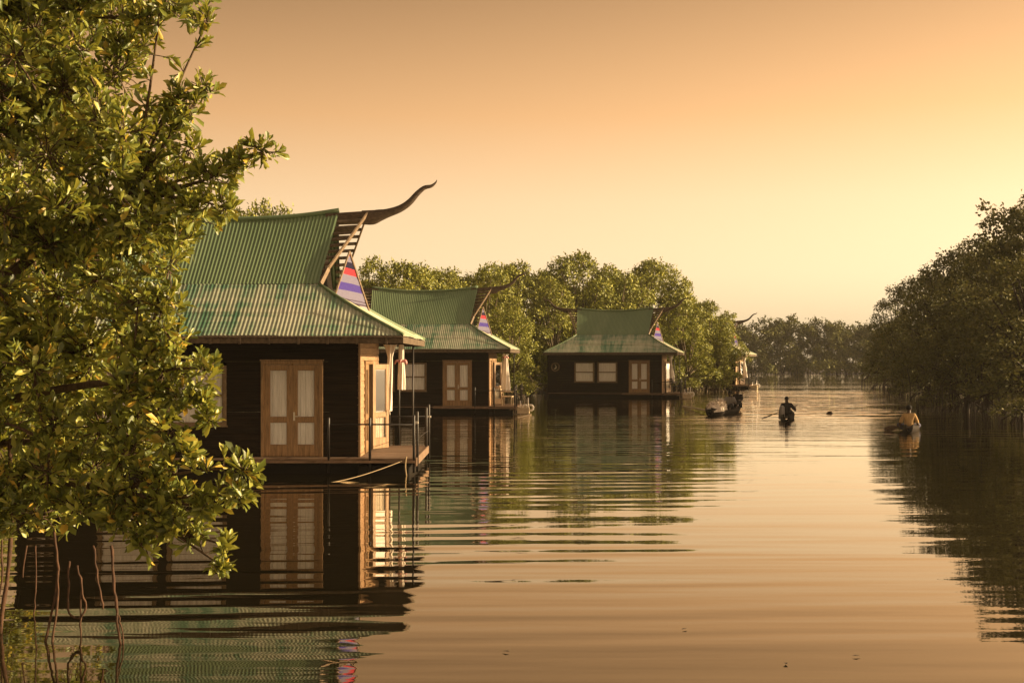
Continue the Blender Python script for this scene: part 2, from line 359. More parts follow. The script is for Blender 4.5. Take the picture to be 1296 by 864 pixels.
# ------------------------------------------------------------------ foliage
TRI_LEAF = (np.array([[0,0,0],[.34,-.33,.07],[.34,0,0],[.34,.33,.07],[.76,-.48,.05],[.76,0,-.04],[.76,.48,.05],[1,0,-.10]], float),
            [(0,1,2),(0,2,3),(1,4,5,2),(2,5,6,3),(4,7,5),(5,7,6)])
QUAD_LEAF = (np.array([[0,0,0],[.5,-.42,.04],[1,0,-.06],[.5,.42,.04]], float), [(0,1,2),(0,2,3)])
def leaves(name, base, dirs, nrm, length, width, template, m, parent=None):
    tp, fs = template; n = len(base); k = len(tp)
    d = dirs / np.linalg.norm(dirs, axis=1, keepdims=True)
    side = np.cross(d, nrm); side /= np.maximum(np.linalg.norm(side, axis=1, keepdims=True), 1e-6)
    nn = np.cross(side, d)
    V = (base[:, None, :] + d[:, None, :] * tp[None, :, 0:1] * length[:, None, None]
         + side[:, None, :] * tp[None, :, 1:2] * width[:, None, None] + nn[:, None, :] * tp[None, :, 2:3] * length[:, None, None])
    V = V.reshape(-1, 3).astype(np.float32)
    flat = np.concatenate([np.array(f) for f in fs]); lens = np.array([len(f) for f in fs])
    loops = (flat[None, :] + (np.arange(n) * k)[:, None]).ravel().astype(np.int32)
    tot = np.tile(lens, n).astype(np.int32); st = np.concatenate([[0], np.cumsum(tot)[:-1]]).astype(np.int32)
    me = bpy.data.meshes.new(name); me.vertices.add(len(V)); me.vertices.foreach_set('co', V.ravel())
    me.loops.add(len(loops)); me.loops.foreach_set('vertex_index', loops)
    me.polygons.add(len(tot)); me.polygons.foreach_set('loop_start', st); me.polygons.foreach_set('loop_total', tot)
    me.update(calc_edges=True); me.validate()
    me.materials.append(m); o = bpy.data.objects.new(name, me); C.objects.link(o)
    if parent: o.parent = parent
    return o
def unit(n):
    v = rng.normal(size=(n, 3)); return v / np.linalg.norm(v, axis=1, keepdims=True)

def crown_points(lobes, per_r2, leaf):
    "lobes: (x,y,z,r). tufts of leaves through each lobe, denser towards its outside"
    B, D, N, L = [], [], [], []
    for (x, y, z, r) in lobes:
        nt = max(6, int(per_r2 * r * r)); u = unit(nt)
        u[:, 2] = np.where(u[:, 2] < -0.35, -u[:, 2] * 0.6, u[:, 2]); u /= np.linalg.norm(u, axis=1, keepdims=True)
        rad = r * (0.62 + 0.42 * rng.random(nt) ** 0.7)
        c = np.array([x, y, z]) + u * rad[:, None] * np.array([1, 1, 0.82])
        k = 6
        base = np.repeat(c, k, axis=0) + rng.normal(size=(nt * k, 3)) * leaf * 0.5
        dd = np.repeat(u, k, axis=0) * 0.4 + unit(nt * k)
        nn = np.repeat(u, k, axis=0) * 1.5 + np.array([0, 0, 0.3]) + unit(nt * k) * 0.7
        B.append(base); D.append(dd); N.append(nn); L.append(leaf * (0.7 + 0.6 * rng.random(nt * k)))
    return np.concatenate(B), np.concatenate(D), np.concatenate(N), np.concatenate(L)

def stilt(mb, x, y, z, reach, r=0.035, n=5):
    a = random.uniform(0, 6.28)
    e = (x + math.cos(a) * reach, y + math.sin(a) * reach, -0.25)
    mid = (x + math.cos(a) * reach * 0.8, y + math.sin(a) * reach * 0.8, z * 0.75)
    mb.tube(bez((x, y, z), mid, e, 6), [r * 1.2] * 3 + [r] * 4, n)

def mangrove(name, height, rad, leafmat, leaf=0.17, nl=20, dens=95, low=0.9, seed=1, rootm='root_pale', hang=0):
    "a whole mangrove: trunk with limbs and prop roots, one crown of leaf tufts"
    global rng
    random.seed(seed); rng = np.random.default_rng(seed)
    root = empty(name); mb = MB(); lobes = []
    for i in range(nl):
        t = (i + 0.5) / nl; zc = low + (height - low) * (0.05 + 0.91 * t ** 0.9)
        prof = math.sin(math.pi * min(1, 0.18 + 0.80 * t)) ** 0.6
        a = i * 2.399 + random.uniform(-.5, .5); rr = rad * prof * random.uniform(0.35, 0.88)
        lr = rad * random.uniform(0.24, 0.42) * (1.0 - 0.35 * t)
        lobes.append((math.cos(a) * rr, math.sin(a) * rr, min(zc, height - lr * 0.7), lr))
    # small broken tufts round the outline
    for i in range(nl):
        x, y, z, r = random.choice(lobes); u = Vector((random.gauss(0, 1), random.gauss(0, 1), random.gauss(0.3, 0.8))).normalized()
        lobes.append((x + u.x * r * 1.15, y + u.y * r * 1.15, max(low + .2, z + u.z * r * 1.1), r * random.uniform(0.28, 0.45)))
    tx, ty = random.uniform(-.2, .2), random.uniform(-.2, .2); fork = low + (height - low) * 0.22
    mb.tube(bez((0, 0, -0.3), (tx, ty, fork * 0.5), (tx * 2, ty * 2, fork), 6), [0.17, 0.16, 0.15, 0.14, 0.13, 0.12, 0.11], 8)
    for (x, y, z, r) in lobes[:nl]:
        m2 = Vector((x * 0.4 + tx, y * 0.4 + ty, fork + (z - fork) * 0.6))
        mb.tube(bez((tx * 2, ty * 2, fork * 0.9), m2, (x, y, z), 6), [0.08, .07, .06, .05, .04, .03, .018], 5)
        for q in range(3):
            u = Vector((random.gauss(0, 1), random.gauss(0, 1), random.gauss(0.2, 1))).normalized() * r
            mb.tube([(x, y, z), Vector((x, y, z)) + u * 0.9], [0.02, 0.008], 4, caps=False)
    for i in range(11): stilt(mb, tx * random.uniform(0, 1), ty, random.uniform(0.4, 1.3), random.uniform(0.5, 1.7), random.uniform(.02, .04))
    for i in range(12):
        a = random.uniform(0, 6.28); rr = rad * random.uniform(0.3, 0.95); x, y = math.cos(a) * rr, math.sin(a) * rr
        n_ = min(lobes[:nl], key=lambda q: (q[0] - x) ** 2 + (q[1] - y) ** 2 + (q[2] * .5) ** 2); mb.tube([n_[:3], (x, y, low + 0.9), (x + random.uniform(-.15, .15), y + random.uniform(-.1, .1), low * .5), (x + random.uniform(-.3, .3), y + random.uniform(-.2, .2), -0.2)], [0.02, 0.016, 0.014, 0.02], 4)
    for i in range(hang):
        a = random.uniform(0, 6.28); rr = rad * random.uniform(0.5, 1.0); x, y = math.cos(a) * rr, math.sin(a) * rr
        n_ = min(lobes[:nl], key=lambda q: (q[0] - x) ** 2 + (q[1] - y) ** 2 + (q[2] * .5) ** 2); mb.tube([n_[:3], (x, y, low + 0.8), (x + .02, y, low * 0.6), (x + random.uniform(-.06, .06), y, random.uniform(0.15, low * 0.6))], [0.02, 0.014, 0.016, 0.02], 4)
    mb.build('trunk', M[rootm], root, smooth=True)
    B, D, N, L = crown_points(lobes, dens, leaf)
    leaves('crown', B, D, N, L, L * 0.62, QUAD_LEAF, leafmat, root)
    return root

# ================================================================== THE HOUSEBOAT
# local frame: x to the right along the front, y away from the viewer, z above the water; the right front corner of the cabin is at x=0, y=0
XL, DEP, ZD, ZT = -7.35, 3.6, 0.36, 2.86
RX0, RX1, RY0, RY1 = -7.45, 1.05, -1.2, 4.8          # eaves
CX, CY = (RX0 + RX1) / 2, (RY0 + RY1) / 2
ZE, ZJ, ZR = 2.93, 4.05, 5.62
JX, JY = 2.30, 1.60                                  # half length / half depth where skirt meets upper roof
PITCH, AMP = 0.085, 0.0075

def corr(u): return AMP * math.sin(2 * math.pi * u / PITCH)
def ridge_half(): return 2.50
def upper_point(u, t, side):
    "u -1..1 along the ridge, t 0 at the junction .. 1 at the ridge, side -1 front +1 back"
    half = JX + (ridge_half() - JX) * t
    x = CX + u * half
    sag = 0.20 * (abs(u) ** 2.2) * (0.25 + 0.75 * t)
    y = CY + side * JY * (1 - t) ** 1.12
    z = ZJ + (ZR - ZJ) * t ** 0.98 + sag * (1 if t > 0 else 0.3)
    return x, y, z
def skirt_point(axis, s, w, t):
    "axis 'f' front/back (w = x), 's' sides (w = y); t 0 at the eave .. 1 at top/hip"
    if axis == 'f':
        a = w - CX; over = max(0.0, abs(a) - JX) / ((RX1 - RX0) / 2 - JX); top = 1 - over
        tt = t * top; y = (CY + s * (CY - RY0)) + (-s) * ((CY - RY0) - JY) * tt; x = w
    else:
        b = w - CY; over = max(0.0, abs(b) - JY) / ((RY1 - RY0) / 2 - JY); top = 1 - over
        tt = t * top; x = (CX + s * (RX1 - CX)) + (-s) * ((RX1 - CX) - JX) * tt; y = w
    z = ZE + (ZJ - ZE) * (tt * 0.86 + 0.14 * tt ** 2.2)
    return x, y, z

def make_house():
    H = empty('houseboat')
    # ---- float and cabin walls
    mb = MB(); mb.box(XL + .02, 0.0, -0.02, DEP + .1, -0.5, 0.235); mb.box(0.0, 1.1, -0.30, 3.3, -0.5, 0.20); mb.build('float', M['hull_black'], H, bevel=.03)
    def clap(p0, p1, z0, z1, out, m, name, rows=17, th=0.05, holes=()):
        "overlapping boards between two plan points, with holes (u0,u1,z0,z1) left open"
        mb = MB(); p0 = Vector(p0); p1 = Vector(p1); L = (p1 - p0).length; d = (p1 - p0) / L; o = Vector(out); h = (z1 - z0) / rows
        for r in range(rows):
            a, b = z0 + r * h, z0 + (r + 1) * h - 0.006
            segs = [(0, L)]
            for (u0, u1, q0, q1) in holes:
                if b > q0 + .02 and a < q1 - .02:
                    ns = []
                    for (s0, s1) in segs:
                        if u0 > s0: ns.append((s0, min(u0, s1)))
                        if u1 < s1: ns.append((max(u1, s0), s1))
                    segs = [q for q in ns if q[1] - q[0] > 0.01]
            for (s0, s1) in segs:
                jit = random.uniform(-.003, .003)
                vs = []
                for u in (s0, s1):
                    q = p0 + d * u
                    for (off, z) in ((-th, a), (0.018 + jit, a), (0.002 + jit, b), (-th, b)): vs.append((q.x + o.x * off, q.y + o.y * off, z))
                mb.add(vs, [(0,1,2,3),(7,6,5,4),(0,4,5,1),(1,5,6,2),(2,6,7,3),(3,7,4,0)])
        return mb.build(name, m, H)
    dx0, dx1 = -2.11, -0.78
    wins = ((-4.12, -2.85), (-5.62, -4.32))
    hf = [(dx0 - XL, dx1 - XL, ZD, 2.41)] + [(a - XL, b - XL, 1.03, 2.31) for a, b in wins]
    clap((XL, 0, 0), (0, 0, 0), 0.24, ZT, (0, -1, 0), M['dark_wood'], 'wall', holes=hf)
    clap((0, 0.0, 0), (0, DEP, 0), 0.36, ZT, (1, 0, 0), M['side_wood'], 'wall', holes=[(0.75, 2.15, ZD, 2.41)])['label'] = 'sunlit brown board side wall'
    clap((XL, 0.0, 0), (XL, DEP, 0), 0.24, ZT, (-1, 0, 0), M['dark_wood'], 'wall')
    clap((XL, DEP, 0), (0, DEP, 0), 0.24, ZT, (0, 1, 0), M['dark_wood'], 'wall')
    MB().box(XL + .08, -.08, .3, DEP - .08, 0.26, 0.30).build('cabin_floor', M['deck_wood'], H)
    MB().box(-0.020, 0.024, -0.024, 0.07, 0.30, ZT).build('corner_board', M['side_wood'], H); MB().box(XL - .02, XL + .06, -0.024, 0.05, 0.24, ZT).build('corner_board', M['dark_wood'], H)
    # ---- double doors
    def leaf(w_, h_, parent, name='door_leaf'):
        "a door leaf in x 0..w, z 0..h, y 0..0.045"
        mb = MB(); st, tr, mr, br = 0.105, 0.11, 0.10, 0.24; mz = h_ * 0.40
        mb.box(0, st, 0, .045, 0, h_); mb.box(w_ - st, w_, 0, .045, 0, h_)
        mb.box(st, w_ - st, .003, .042, h_ - tr, h_); mb.box(st, w_ - st, .003, .042, mz - mr / 2, mz + mr / 2); mb.box(st, w_ - st, .003, .042, 0, br)
        for a, b in ((br, mz - mr / 2), (mz + mr / 2, h_ - tr)):       # glazing beads
            mb.box(st, st + .014, .010, .034, a, b); mb.box(w_ - st - .014, w_ - st, .010, .034, a, b)
            mb.box(st + .014, w_ - st - .014, .010, .034, a, a + .014); mb.box(st + .014, w_ - st - .014, .010, .034, b - .014, b)
        return mb.build(name, M['door_wood'], parent, bevel=.004)
    def pane(w_, h_, parent, y=.022):
        mb = MB()
        for a, b in ((.24, h_ * .4 - .05), (h_ * .4 + .05, h_ - .11)): mb.add([(.105, y, a), (w_ - .105, y, a), (w_ - .105, y, b), (.105, y, b)], [(0, 1, 2, 3)])
        return mb.build('pane', M['glass'], parent)
    def drape(x0, x1, z0, z1, y, amp, freq, parent, m=None, name='curtain', belly=0.0, seed=0):
        mb = MB(); nx, nz = 60, 10; rd = random.Random(seed); ph = [rd.uniform(0, 6.28) for _ in range(4)]; vs = []
        for k in range(nz + 1):
            v = k / nz; sq = 1 - belly * math.sin(v * math.pi) ** 2 * 0 - belly * (1 - v) * 0.9
            for i in range(nx + 1):
                u = i / nx; c = (x0 + x1) / 2; x = c + (u - .5) * (x1 - x0) * sq
                yy = y + amp * (math.sin(u * freq + ph[0]) + .55 * math.sin(u * freq * 1.73 + ph[1] + v * 1.2) + .3 * math.sin(u * freq * 3.1 + ph[2] - v))
                vs.append((x, yy, z0 + (z1 - z0) * v + 0.015 * math.sin(u * 9 + ph[3]) * (1 - v)))
        fs = [(k * (nx + 1) + i, k * (nx + 1) + i + 1, (k + 1) * (nx + 1) + i + 1, (k + 1) * (nx + 1) + i) for k in range(nz) for i in range(nx)]
        mb.add(vs, fs); return mb.build(name, m or M['net_curtain'], parent, smooth=True)
    D = MB(); fw = 0.075
    D.box(dx0, dx0 + fw, -0.045, 0.05, ZD, 2.41); D.box(dx1 - fw, dx1, -0.045, 0.05, ZD, 2.41); D.box(dx0 + fw, dx1 - fw, -0.042, 0.05, 2.41 - fw, 2.408)
    D.box(dx0 - .02, dx1 + .02, -0.05, -.01, 2.411, 2.44)
    dd = D.build('double_door', M['door_wood'], H, bevel=.004)
    lw, lh = (dx1 - dx0 - 2 * fw) / 2 - .002, 2.41 - fw - ZD - .012
    for k in (0, 1):
        xo = dx0 + fw + k * (lw + .003) + .001
        l = leaf(lw, lh, dd); l.location = (xo, -0.015, ZD + .006)
        p = pane(lw, lh, dd); p.location = (xo, -0.015, ZD + .006)
        drape(xo + .02, xo + lw - .02, ZD + .2, 2.36, 0.038, .010, 34, dd, seed=k + 1)
    hb = MB(); hx = (dx0 + dx1) / 2 + .045; hz = ZD + lh * .44
    hb.box(hx - .018, hx + .018, -.024, -.014, hz - .09, hz + .09); hb.tube([(hx, -.02, hz), (hx, -.055, hz), (hx + .09, -.06, hz)], .009, 8); hb.build('handle', M['metal_pale'], dd)
    # ---- windows
    for i, (a, b) in enumerate(wins):
        f = MB(); z0, z1, t = 1.03, 2.31, .065
        f.box(a, a + t, -.05, .05, z0, z1); f.box(b - t, b, -.05, .05, z0, z1); f.box(a + t, b - t, -.047, .05, z1 - t, z1 - .001); f.box(a + t, b - t, -.047, .05, z0 + .001, z0 + t)
        zm = (z0 + z1) / 2; f.box(a + t, b - t, -.03, .03, zm - .028, zm + .028)
        f.box(a + t, a + t + .03, -.02, .03, z0 + t, z1 - t); f.box(b - t - .03, b - t, -.02, .03, z0 + t, z1 - t)
        f.box(a - .03, b + .03, -.075, -.02, z0 - .032, z0 - .001)
        wf = f.build('window', M['frame_wood'], H, bevel=.003)
        MB().add([(a + t, 0.0, z0 + t), (b - t, 0.0, z0 + t), (b - t, 0.0, z1 - t), (a + t, 0.0, z1 - t)], [(0, 1, 2, 3)]).build('pane', M['glass'], wf)
        drape(a + .05, b - .05, zm + .01, z1 - .03, .05, .013, 52, wf, seed=7 + i)
        drape(a + .05, b - .05, z0 + .03, zm + .02, .055, .013, 44, wf, seed=9 + i, belly=0.10)
    # porthole
    pc = (-6.85, -0.03, 2.0); ring = [(pc[0] + .25 * math.cos(a), pc[1], pc[2] + .25 * math.sin(a)) for a in [2 * math.pi * k / 28 for k in range(29)]]
    ph = MB().tube(ring, .045, 8).build('porthole', M['frame_wood'], H, smooth=True)
    MB().add([(pc[0] + .24 * math.cos(2 * math.pi * k / 28), -.025, pc[2] + .24 * math.sin(2 * math.pi * k / 28)) for k in range(28)], [tuple(range(28))]).build('pane', M['glass'], ph)
    lamp = MB().tube(bez((pc[0] - .1, -.03, pc[2] - .13), (pc[0] + .16, -.03, pc[2] - .05), (pc[0] - .02, -.03, pc[2] + .16), 8), [.012, .05, .075, .085, .08, .07, .05, .03, .01], 8, flat=.3).build('ornament', M['white_cloth'], ph, smooth=True)
    # ---- side double door: one leaf shut, the other swung out
    Ds = MB(); y0, y1 = 0.75, 2.15
    Ds.box(-.05, .045, y0, y0 + fw, ZD, 2.41); Ds.box(-.05, .045, y1 - fw, y1, ZD, 2.41); Ds.box(-.05, .042, y0 + fw, y1 - fw, 2.41 - fw, 2.408)
    ds = Ds.build('double_door', M['door_wood'], H, bevel=.004); lws = (y1 - y0 - 2 * fw) / 2 - .002
    for (yy, rz, xo) in ((y0 + fw + .001, R(90), 0.03), (y1 - fw - .001, R(60), 0.05)):
        l = leaf(lws, lh, ds); l.location = (xo, yy, ZD + .008); l.rotation_euler = (0, 0, rz)
        p = pane(lws, lh, ds); p.location = (xo, yy, ZD + .008); p.rotation_euler = (0, 0, rz)
        c = drape(.06, lws - .06, .2, lh - .06, 0.06, .008, 26, ds, m=M['porch_net'], seed=21); c.location = (xo, yy, ZD + .008); c.rotation_euler = (0, 0, rz)
    h2 = MB(); h2.tube([(0, 0, 0), (0.05, -.03, 0), (.06, -.03, -.1)], .009, 8); hh = h2.build('handle', M['metal_pale'], ds)
    hh.location = (0.05 + lws * .92 * math.cos(R(60)), y1 - fw + lws * .92 * math.sin(R(60)) - .02, ZD + lh * .45)
    # ---- deck with boards
    mb = MB(); n = 30
    for i in range(n):
        ya = -0.42 + i * (3.85 / n); zt = ZD - .005 + random.uniform(-.003, .003)
        if ya < -0.06: mb.box(-2.5, 1.22, ya, ya + 3.85 / n - .007, ZD - .045, zt)
        else: mb.box(0.03, 1.22, ya, ya + 3.85 / n - .007, ZD - .045, zt)
    mb.box(XL, -2.5, -0.2, -0.02, ZD - .06, ZD - .03)
    dk = mb.build('deck', M['deck_wood'], H)
    e = MB(); e.box(1.225, 1.26, -.44, 3.45, ZD - .17, ZD + .005); e.box(-2.5, 1.22, -.46, -.425, ZD - .10, ZD - .052); e.build('edge_board', M['deck_wood'], dk)
    # ---- railing
    rl = MB(); zt = 1.07
    posts = [(-.60, -.40, 1.22), (.27, -.40, 1.22), (1.20, -.40, 1.27), (1.26, -.22, 1.34), (1.22, 3.0, 1.30), (1.26, 3.30, 1.36)]
    rl.tube([(-.60, -.40, zt), (1.20, -.40, zt)], .018, 6)
    rl.tube([(1.2, -.40, .72), (1.24, 3.3, .72)], .008, 5); rl.tube([(1.2, -.40, 1.05), (1.20, -.02, 1.05)], .012, 5); rl.tube([(1.2, 3.0, 1.05), (1.26, 3.3, 1.05)], .015, 5)
    rl.tube([(1.22, 3.35, 1.06), (-.2, 3.45, 1.06)], .016, 6)
    rail = rl.build('railing', M['iron'], H, smooth=True)
    for (x, y, z) in posts:
        MB().tube([(x, y, 0.05), (x, y, z - .02), (x, y, z)], [.028, .028, .018], 8).build('post', M['iron'], rail, smooth=True)
    # mooring cleats on the outer posts
    for (x, y, z) in ((1.22, -.33, 1.1), (1.25, 3.15, 1.06)):
        MB().box(x - .05, x + .07, y - .05, y + .07, z - .02, z + .03).build('cleat', M['metal_pale'], rail, bevel=.01)
    # porch posts under the back of the overhang
    for (x, y) in ((.30, 3.35), (.50, 3.72), (0.86, 3.5)):
        MB().tube([(x, y, 0.2), (x, y, ZE - .06 if y < 3.9 else ZE)], .022, 8).build('porch_post', M['iron'], H, smooth=True)
    # ---- roof
    mb = MB(); nx = int(5.0 / PITCH * 6); nt = 12
    for side in (-1, 1):
        vs = []
        for k in range(nt + 1):
            t = k / nt
            for i in range(nx + 1):
                u = -1 + 2 * i / nx; x, y, z = upper_point(u, t, side); c = corr(u * 2.45)
                vs.append((x, y + side * c * .7, z + c * .7 + .02))
        fs = [(k * (nx + 1) + i, k * (nx + 1) + i + 1, (k + 1) * (nx + 1) + i + 1, (k + 1) * (nx + 1) + i) for k in range(nt) for i in range(nx)]
        mb.add(vs, fs)
    roof = mb.build('roof', M['roof_green'], H, smooth=True)
    mb = MB()
    def skirt(axis, s, a, b):
        ts = [0, .12, .25, .38, .47, .475, .6, .72, .86, 1]; n = int((b - a) / PITCH * 6); nt = len(ts) - 1; vs = []
        for k in range(nt + 1):
            for i in range(n + 1):
                w = a + (b - a) * i / n; x, y, z = skirt_point(axis, s, w, ts[k]); c = corr(w)
                if k >= 5: z += .016 + .006 * math.sin(math.floor(w / .76) * 2.3)
                elif k == 0: z += .008 * math.sin(math.floor(w / .76) * 1.7 + 1)
                if axis == 'f': y += s * c * .6
                else: x += s * c * .6
                vs.append((x, y, z + c * .75))
        fs = [(k * (n + 1) + i, k * (n + 1) + i + 1, (k + 1) * (n + 1) + i + 1, (k + 1) * (n + 1) + i) for k in range(nt) for i in range(n)]
        mb.add(vs, fs)
    skirt('f', -1, RX0, RX1); skirt('f', 1, RX0, RX1)
    sk = mb.build('lower_roof', M['roof_worn'], roof, smooth=True)
    for sx in (-1, 1):
        mb = MB(); skirt('s', sx, RY0, RY1); mb.build('lower_roof', M['roof_side'], roof, smooth=True)
    # ridge cap, hip caps
    mb = MB(); pts = [(lambda q: (q[0], CY, q[2] + .045))(upper_point(-1 + 2 * i / 30, 1, -1)) for i in range(31)]
    mb.tube(pts, .055, 8); mb.build('ridge_cap', M['roof_green'], roof, smooth=True)
    for sx in (-1, 1):
        for sy in (-1, 1):
            pts = []
            for k in range(9):
                t = k / 8; hx_ = (RX1 - CX) + (JX - (RX1 - CX)) * t; hy_ = (CY - RY0) + (JY - (CY - RY0)) * t
                pts.append((CX + sx * hx_, CY + sy * hy_, ZE + (ZJ - ZE) * (t * .86 + .14 * t ** 2.2) + .03))
            MB().tube(pts, .035, 6).build('hip_cap', M['ridge_pale'], roof, smooth=True)
    # fascia with gutter brackets
    mb = MB(); a = .0
    mb.box(RX0, RX1, RY0 + .0, RY0 + .03, ZE - .16, ZE - .025); mb.box(RX0, RX1, RY1 - .03, RY1, ZE - .16, ZE - .025)
    mb.box(RX1 - .03, RX1 - .001, RY0 + .031, RY1 - .031, ZE - .158, ZE - .022); mb.box(RX0 + .001, RX0 + .03, RY0 + .031, RY1 - .031, ZE - .158, ZE - .022)
    mb.build('fascia', M['grey_wood'], roof, bevel=.004)
    mb = MB()
    for i in range(14): x = RX0 + .35 + i * .6; mb.box(x - .022, x + .022, RY0 - .035, RY0 - .001, ZE - .175, ZE - .02)
    mb.tube([(RX0 + .02, RY0 - .03, ZE - .03), (RX1 - .02, RY0 - .03, ZE - .03)], .022, 6)
    mb.build('gutter', M['grey_wood'], roof)
    sf = MB(); sf.box(RX0 + .03, RX1 - .03, RY0 + .03, RY1 - .03, ZE - .075, ZE - .05); sf.build('soffit', M['dark_wood'], roof)
    # ---- gable ends: battens, barge boards, striped cloth, horn
    for sx in (-1, 1):
        X = lambda v: CX + sx * v
        top = (X(3.16), CY, 5.80)
        for sy in (-1, 1):
            low = (X(JX + .04), CY + sy * (JY + .02), ZJ + .02); kink = (X(JX + .16), CY + sy * (JY - .28), ZJ + .38)
            b = MB(); b.bar(low, kink, .04, .11, (0, 0, 1)); b.bar(kink, top, .04, .11, (0, sy, .3)); b.build('barge_board', M['barge_wood'], roof, bevel=.004)
            b = MB()
            for k in range(11):
                t = .10 + k * .088; u0 = upper_point(1, t, sy)
                # end of the batten on the barge line at the same height
                zk = u0[2] - .03; f = (zk - kink[2]) / (top[2] - kink[2]); f = max(-.3, min(1, f))
                if f >= 0: q = Vector(kink).lerp(Vector(top), f)
                else: q = Vector(low).lerp(Vector(kink), max(0, (zk - low[2]) / (kink[2] - low[2])))
                b.bar((CX + sx * (abs(u0[0] - CX) - .10), u0[1], zk - .03), (q.x, q.y, q.z), .065, .04, (0, sy, 1))
            b.build('battens', M['grey_wood'], roof)
        # ridge beam end + gable boards behind
        b = MB(); b.bar((X(2.2), CY, 5.70), (X(3.12), CY, 5.76), .12, .16)
        b.build('ridge_beam', M['horn_wood'], roof)
        b = MB(); gx = X(JX - .15)
        b.add([(gx, CY - JY + .05, ZJ - .1), (gx, CY + JY - .05, ZJ - .1), (gx, CY + .12, ZR - .1), (gx, CY - .12, ZR - .1)], [(0, 1, 2, 3)])
        b.build('gable_wall', M['dark_wood'], roof)
        # cloth leans out from under the ridge onto the lower roof
        nr = 14; vs = []
        ap = Vector((X(JX + .42), CY, 4.92)); b0 = Vector((X(JX + .32), CY - 1.50, 3.86)); b1 = Vector((X(JX + .72), CY + 1.3, 3.60))
        for k in range(nr + 1):
            t = k / nr; l = b0.lerp(ap, t); r_ = b1.lerp(ap, t)
            for i in range(9):
                q = l.lerp(r_, i / 8); bow = .05 * math.sin(i / 8 * math.pi) * (1 - t); vs.append((q.x + sx * (bow + .008 * math.sin(k * 1.9 + i)), q.y, q.z))
        fs = [(k * 9 + i, k * 9 + i + 1, (k + 1) * 9 + i + 1, (k + 1) * 9 + i) for k in range(nr) for i in range(8)]
        MB().add(vs, fs).build('gable_cloth', M['stripes'], roof, smooth=True)
        b = MB(); o = Vector((sx * .02, 0, 0)); b.bar(b0 + o, ap + o, .03, .05); b.bar(b1 + o, ap + o, .03, .05); b.build('cloth_frame', M['barge_wood'], roof)
        # horn: a carved tapering sweep (in the ridge plane)
        ctr = [(3.02, 5.70, .165), (3.26, 5.70, .175), (3.42, 5.745, .145), (3.62, 5.80, .105), (3.90, 5.90, .085), (4.12, 6.05, .075), (4.30, 6.25, .062), (4.46, 6.38, .050), (4.62, 6.42, .036), (4.72, 6.50, .02), (4.745, 6.56, .008)]
        pts = catmull([(X(a), CY, z) for a, z, r in ctr], 5); rr = catmull([(r, 0, 0) for a, z, r in ctr], 5)
        h = MB(); vs = []; n = 10
        for i, p in enumerate(pts):
            d = (pts[min(i + 1, len(pts) - 1)] - pts[max(0, i - 1)]).normalized(); nrm = Vector((-d.z, 0, d.x)); r = max(.006, rr[i].x); wy = min(r, .055) 
            for k in range(n):
                a = 2 * math.pi * k / n; vs.append(p + nrm * (math.sin(a) * r) + Vector((0, 1, 0)) * (math.cos(a) * wy))
        fs = [(i * n + k, i * n + (k + 1) % n, (i + 1) * n + (k + 1) % n, (i + 1) * n + k) for i in range(len(pts) - 1) for k in range(n)]
        fs.append(tuple(range(n))); fs.append(tuple((len(pts) - 1) * n + k for k in range(n)))
        h.add(vs, fs).build('horn', M['horn_wood'], roof, smooth=True)
    return H

random.seed(3)
house = make_house()
HG = 'green roofed houseboats moored along the left bank'
def placed(o, cx, s, yaw):
    o.location = ((cx - 648) / s, 1512 / s, 0); o.rotation_euler = (0, 0, -yaw); return o
spots = [(455, 59.0, 0.0, 'nearest and largest dark houseboat with green metal roof and horned ridge, behind the leafy mangrove'),
         (619, 28.0, R(4.5), 'second dark houseboat with green roof, between the largest and the one showing both horns'),
         (838, 20.0, R(12), 'third dark houseboat, standing clear, with two windows, porthole and both roof horns showing'),
         (931, 14.9, R(20), 'farthest houseboat, mostly hidden by the mangrove, only its lit end and horn showing')]
houses = []
for i, (cx, s, yaw, lab) in enumerate(spots):
    o = house if i == 0 else copy_tree(house)
    placed(o, cx, s, yaw); tag(o, lab, 'houseboat', HG); houses.append(o)

def hp(i, x, y, z):
    "local house point -> world"
    o = houses[i]; a = o.rotation_euler.z; return Vector((o.location.x + x * math.cos(a) - y * math.sin(a), o.location.y + x * math.sin(a) + y * math.cos(a), z))

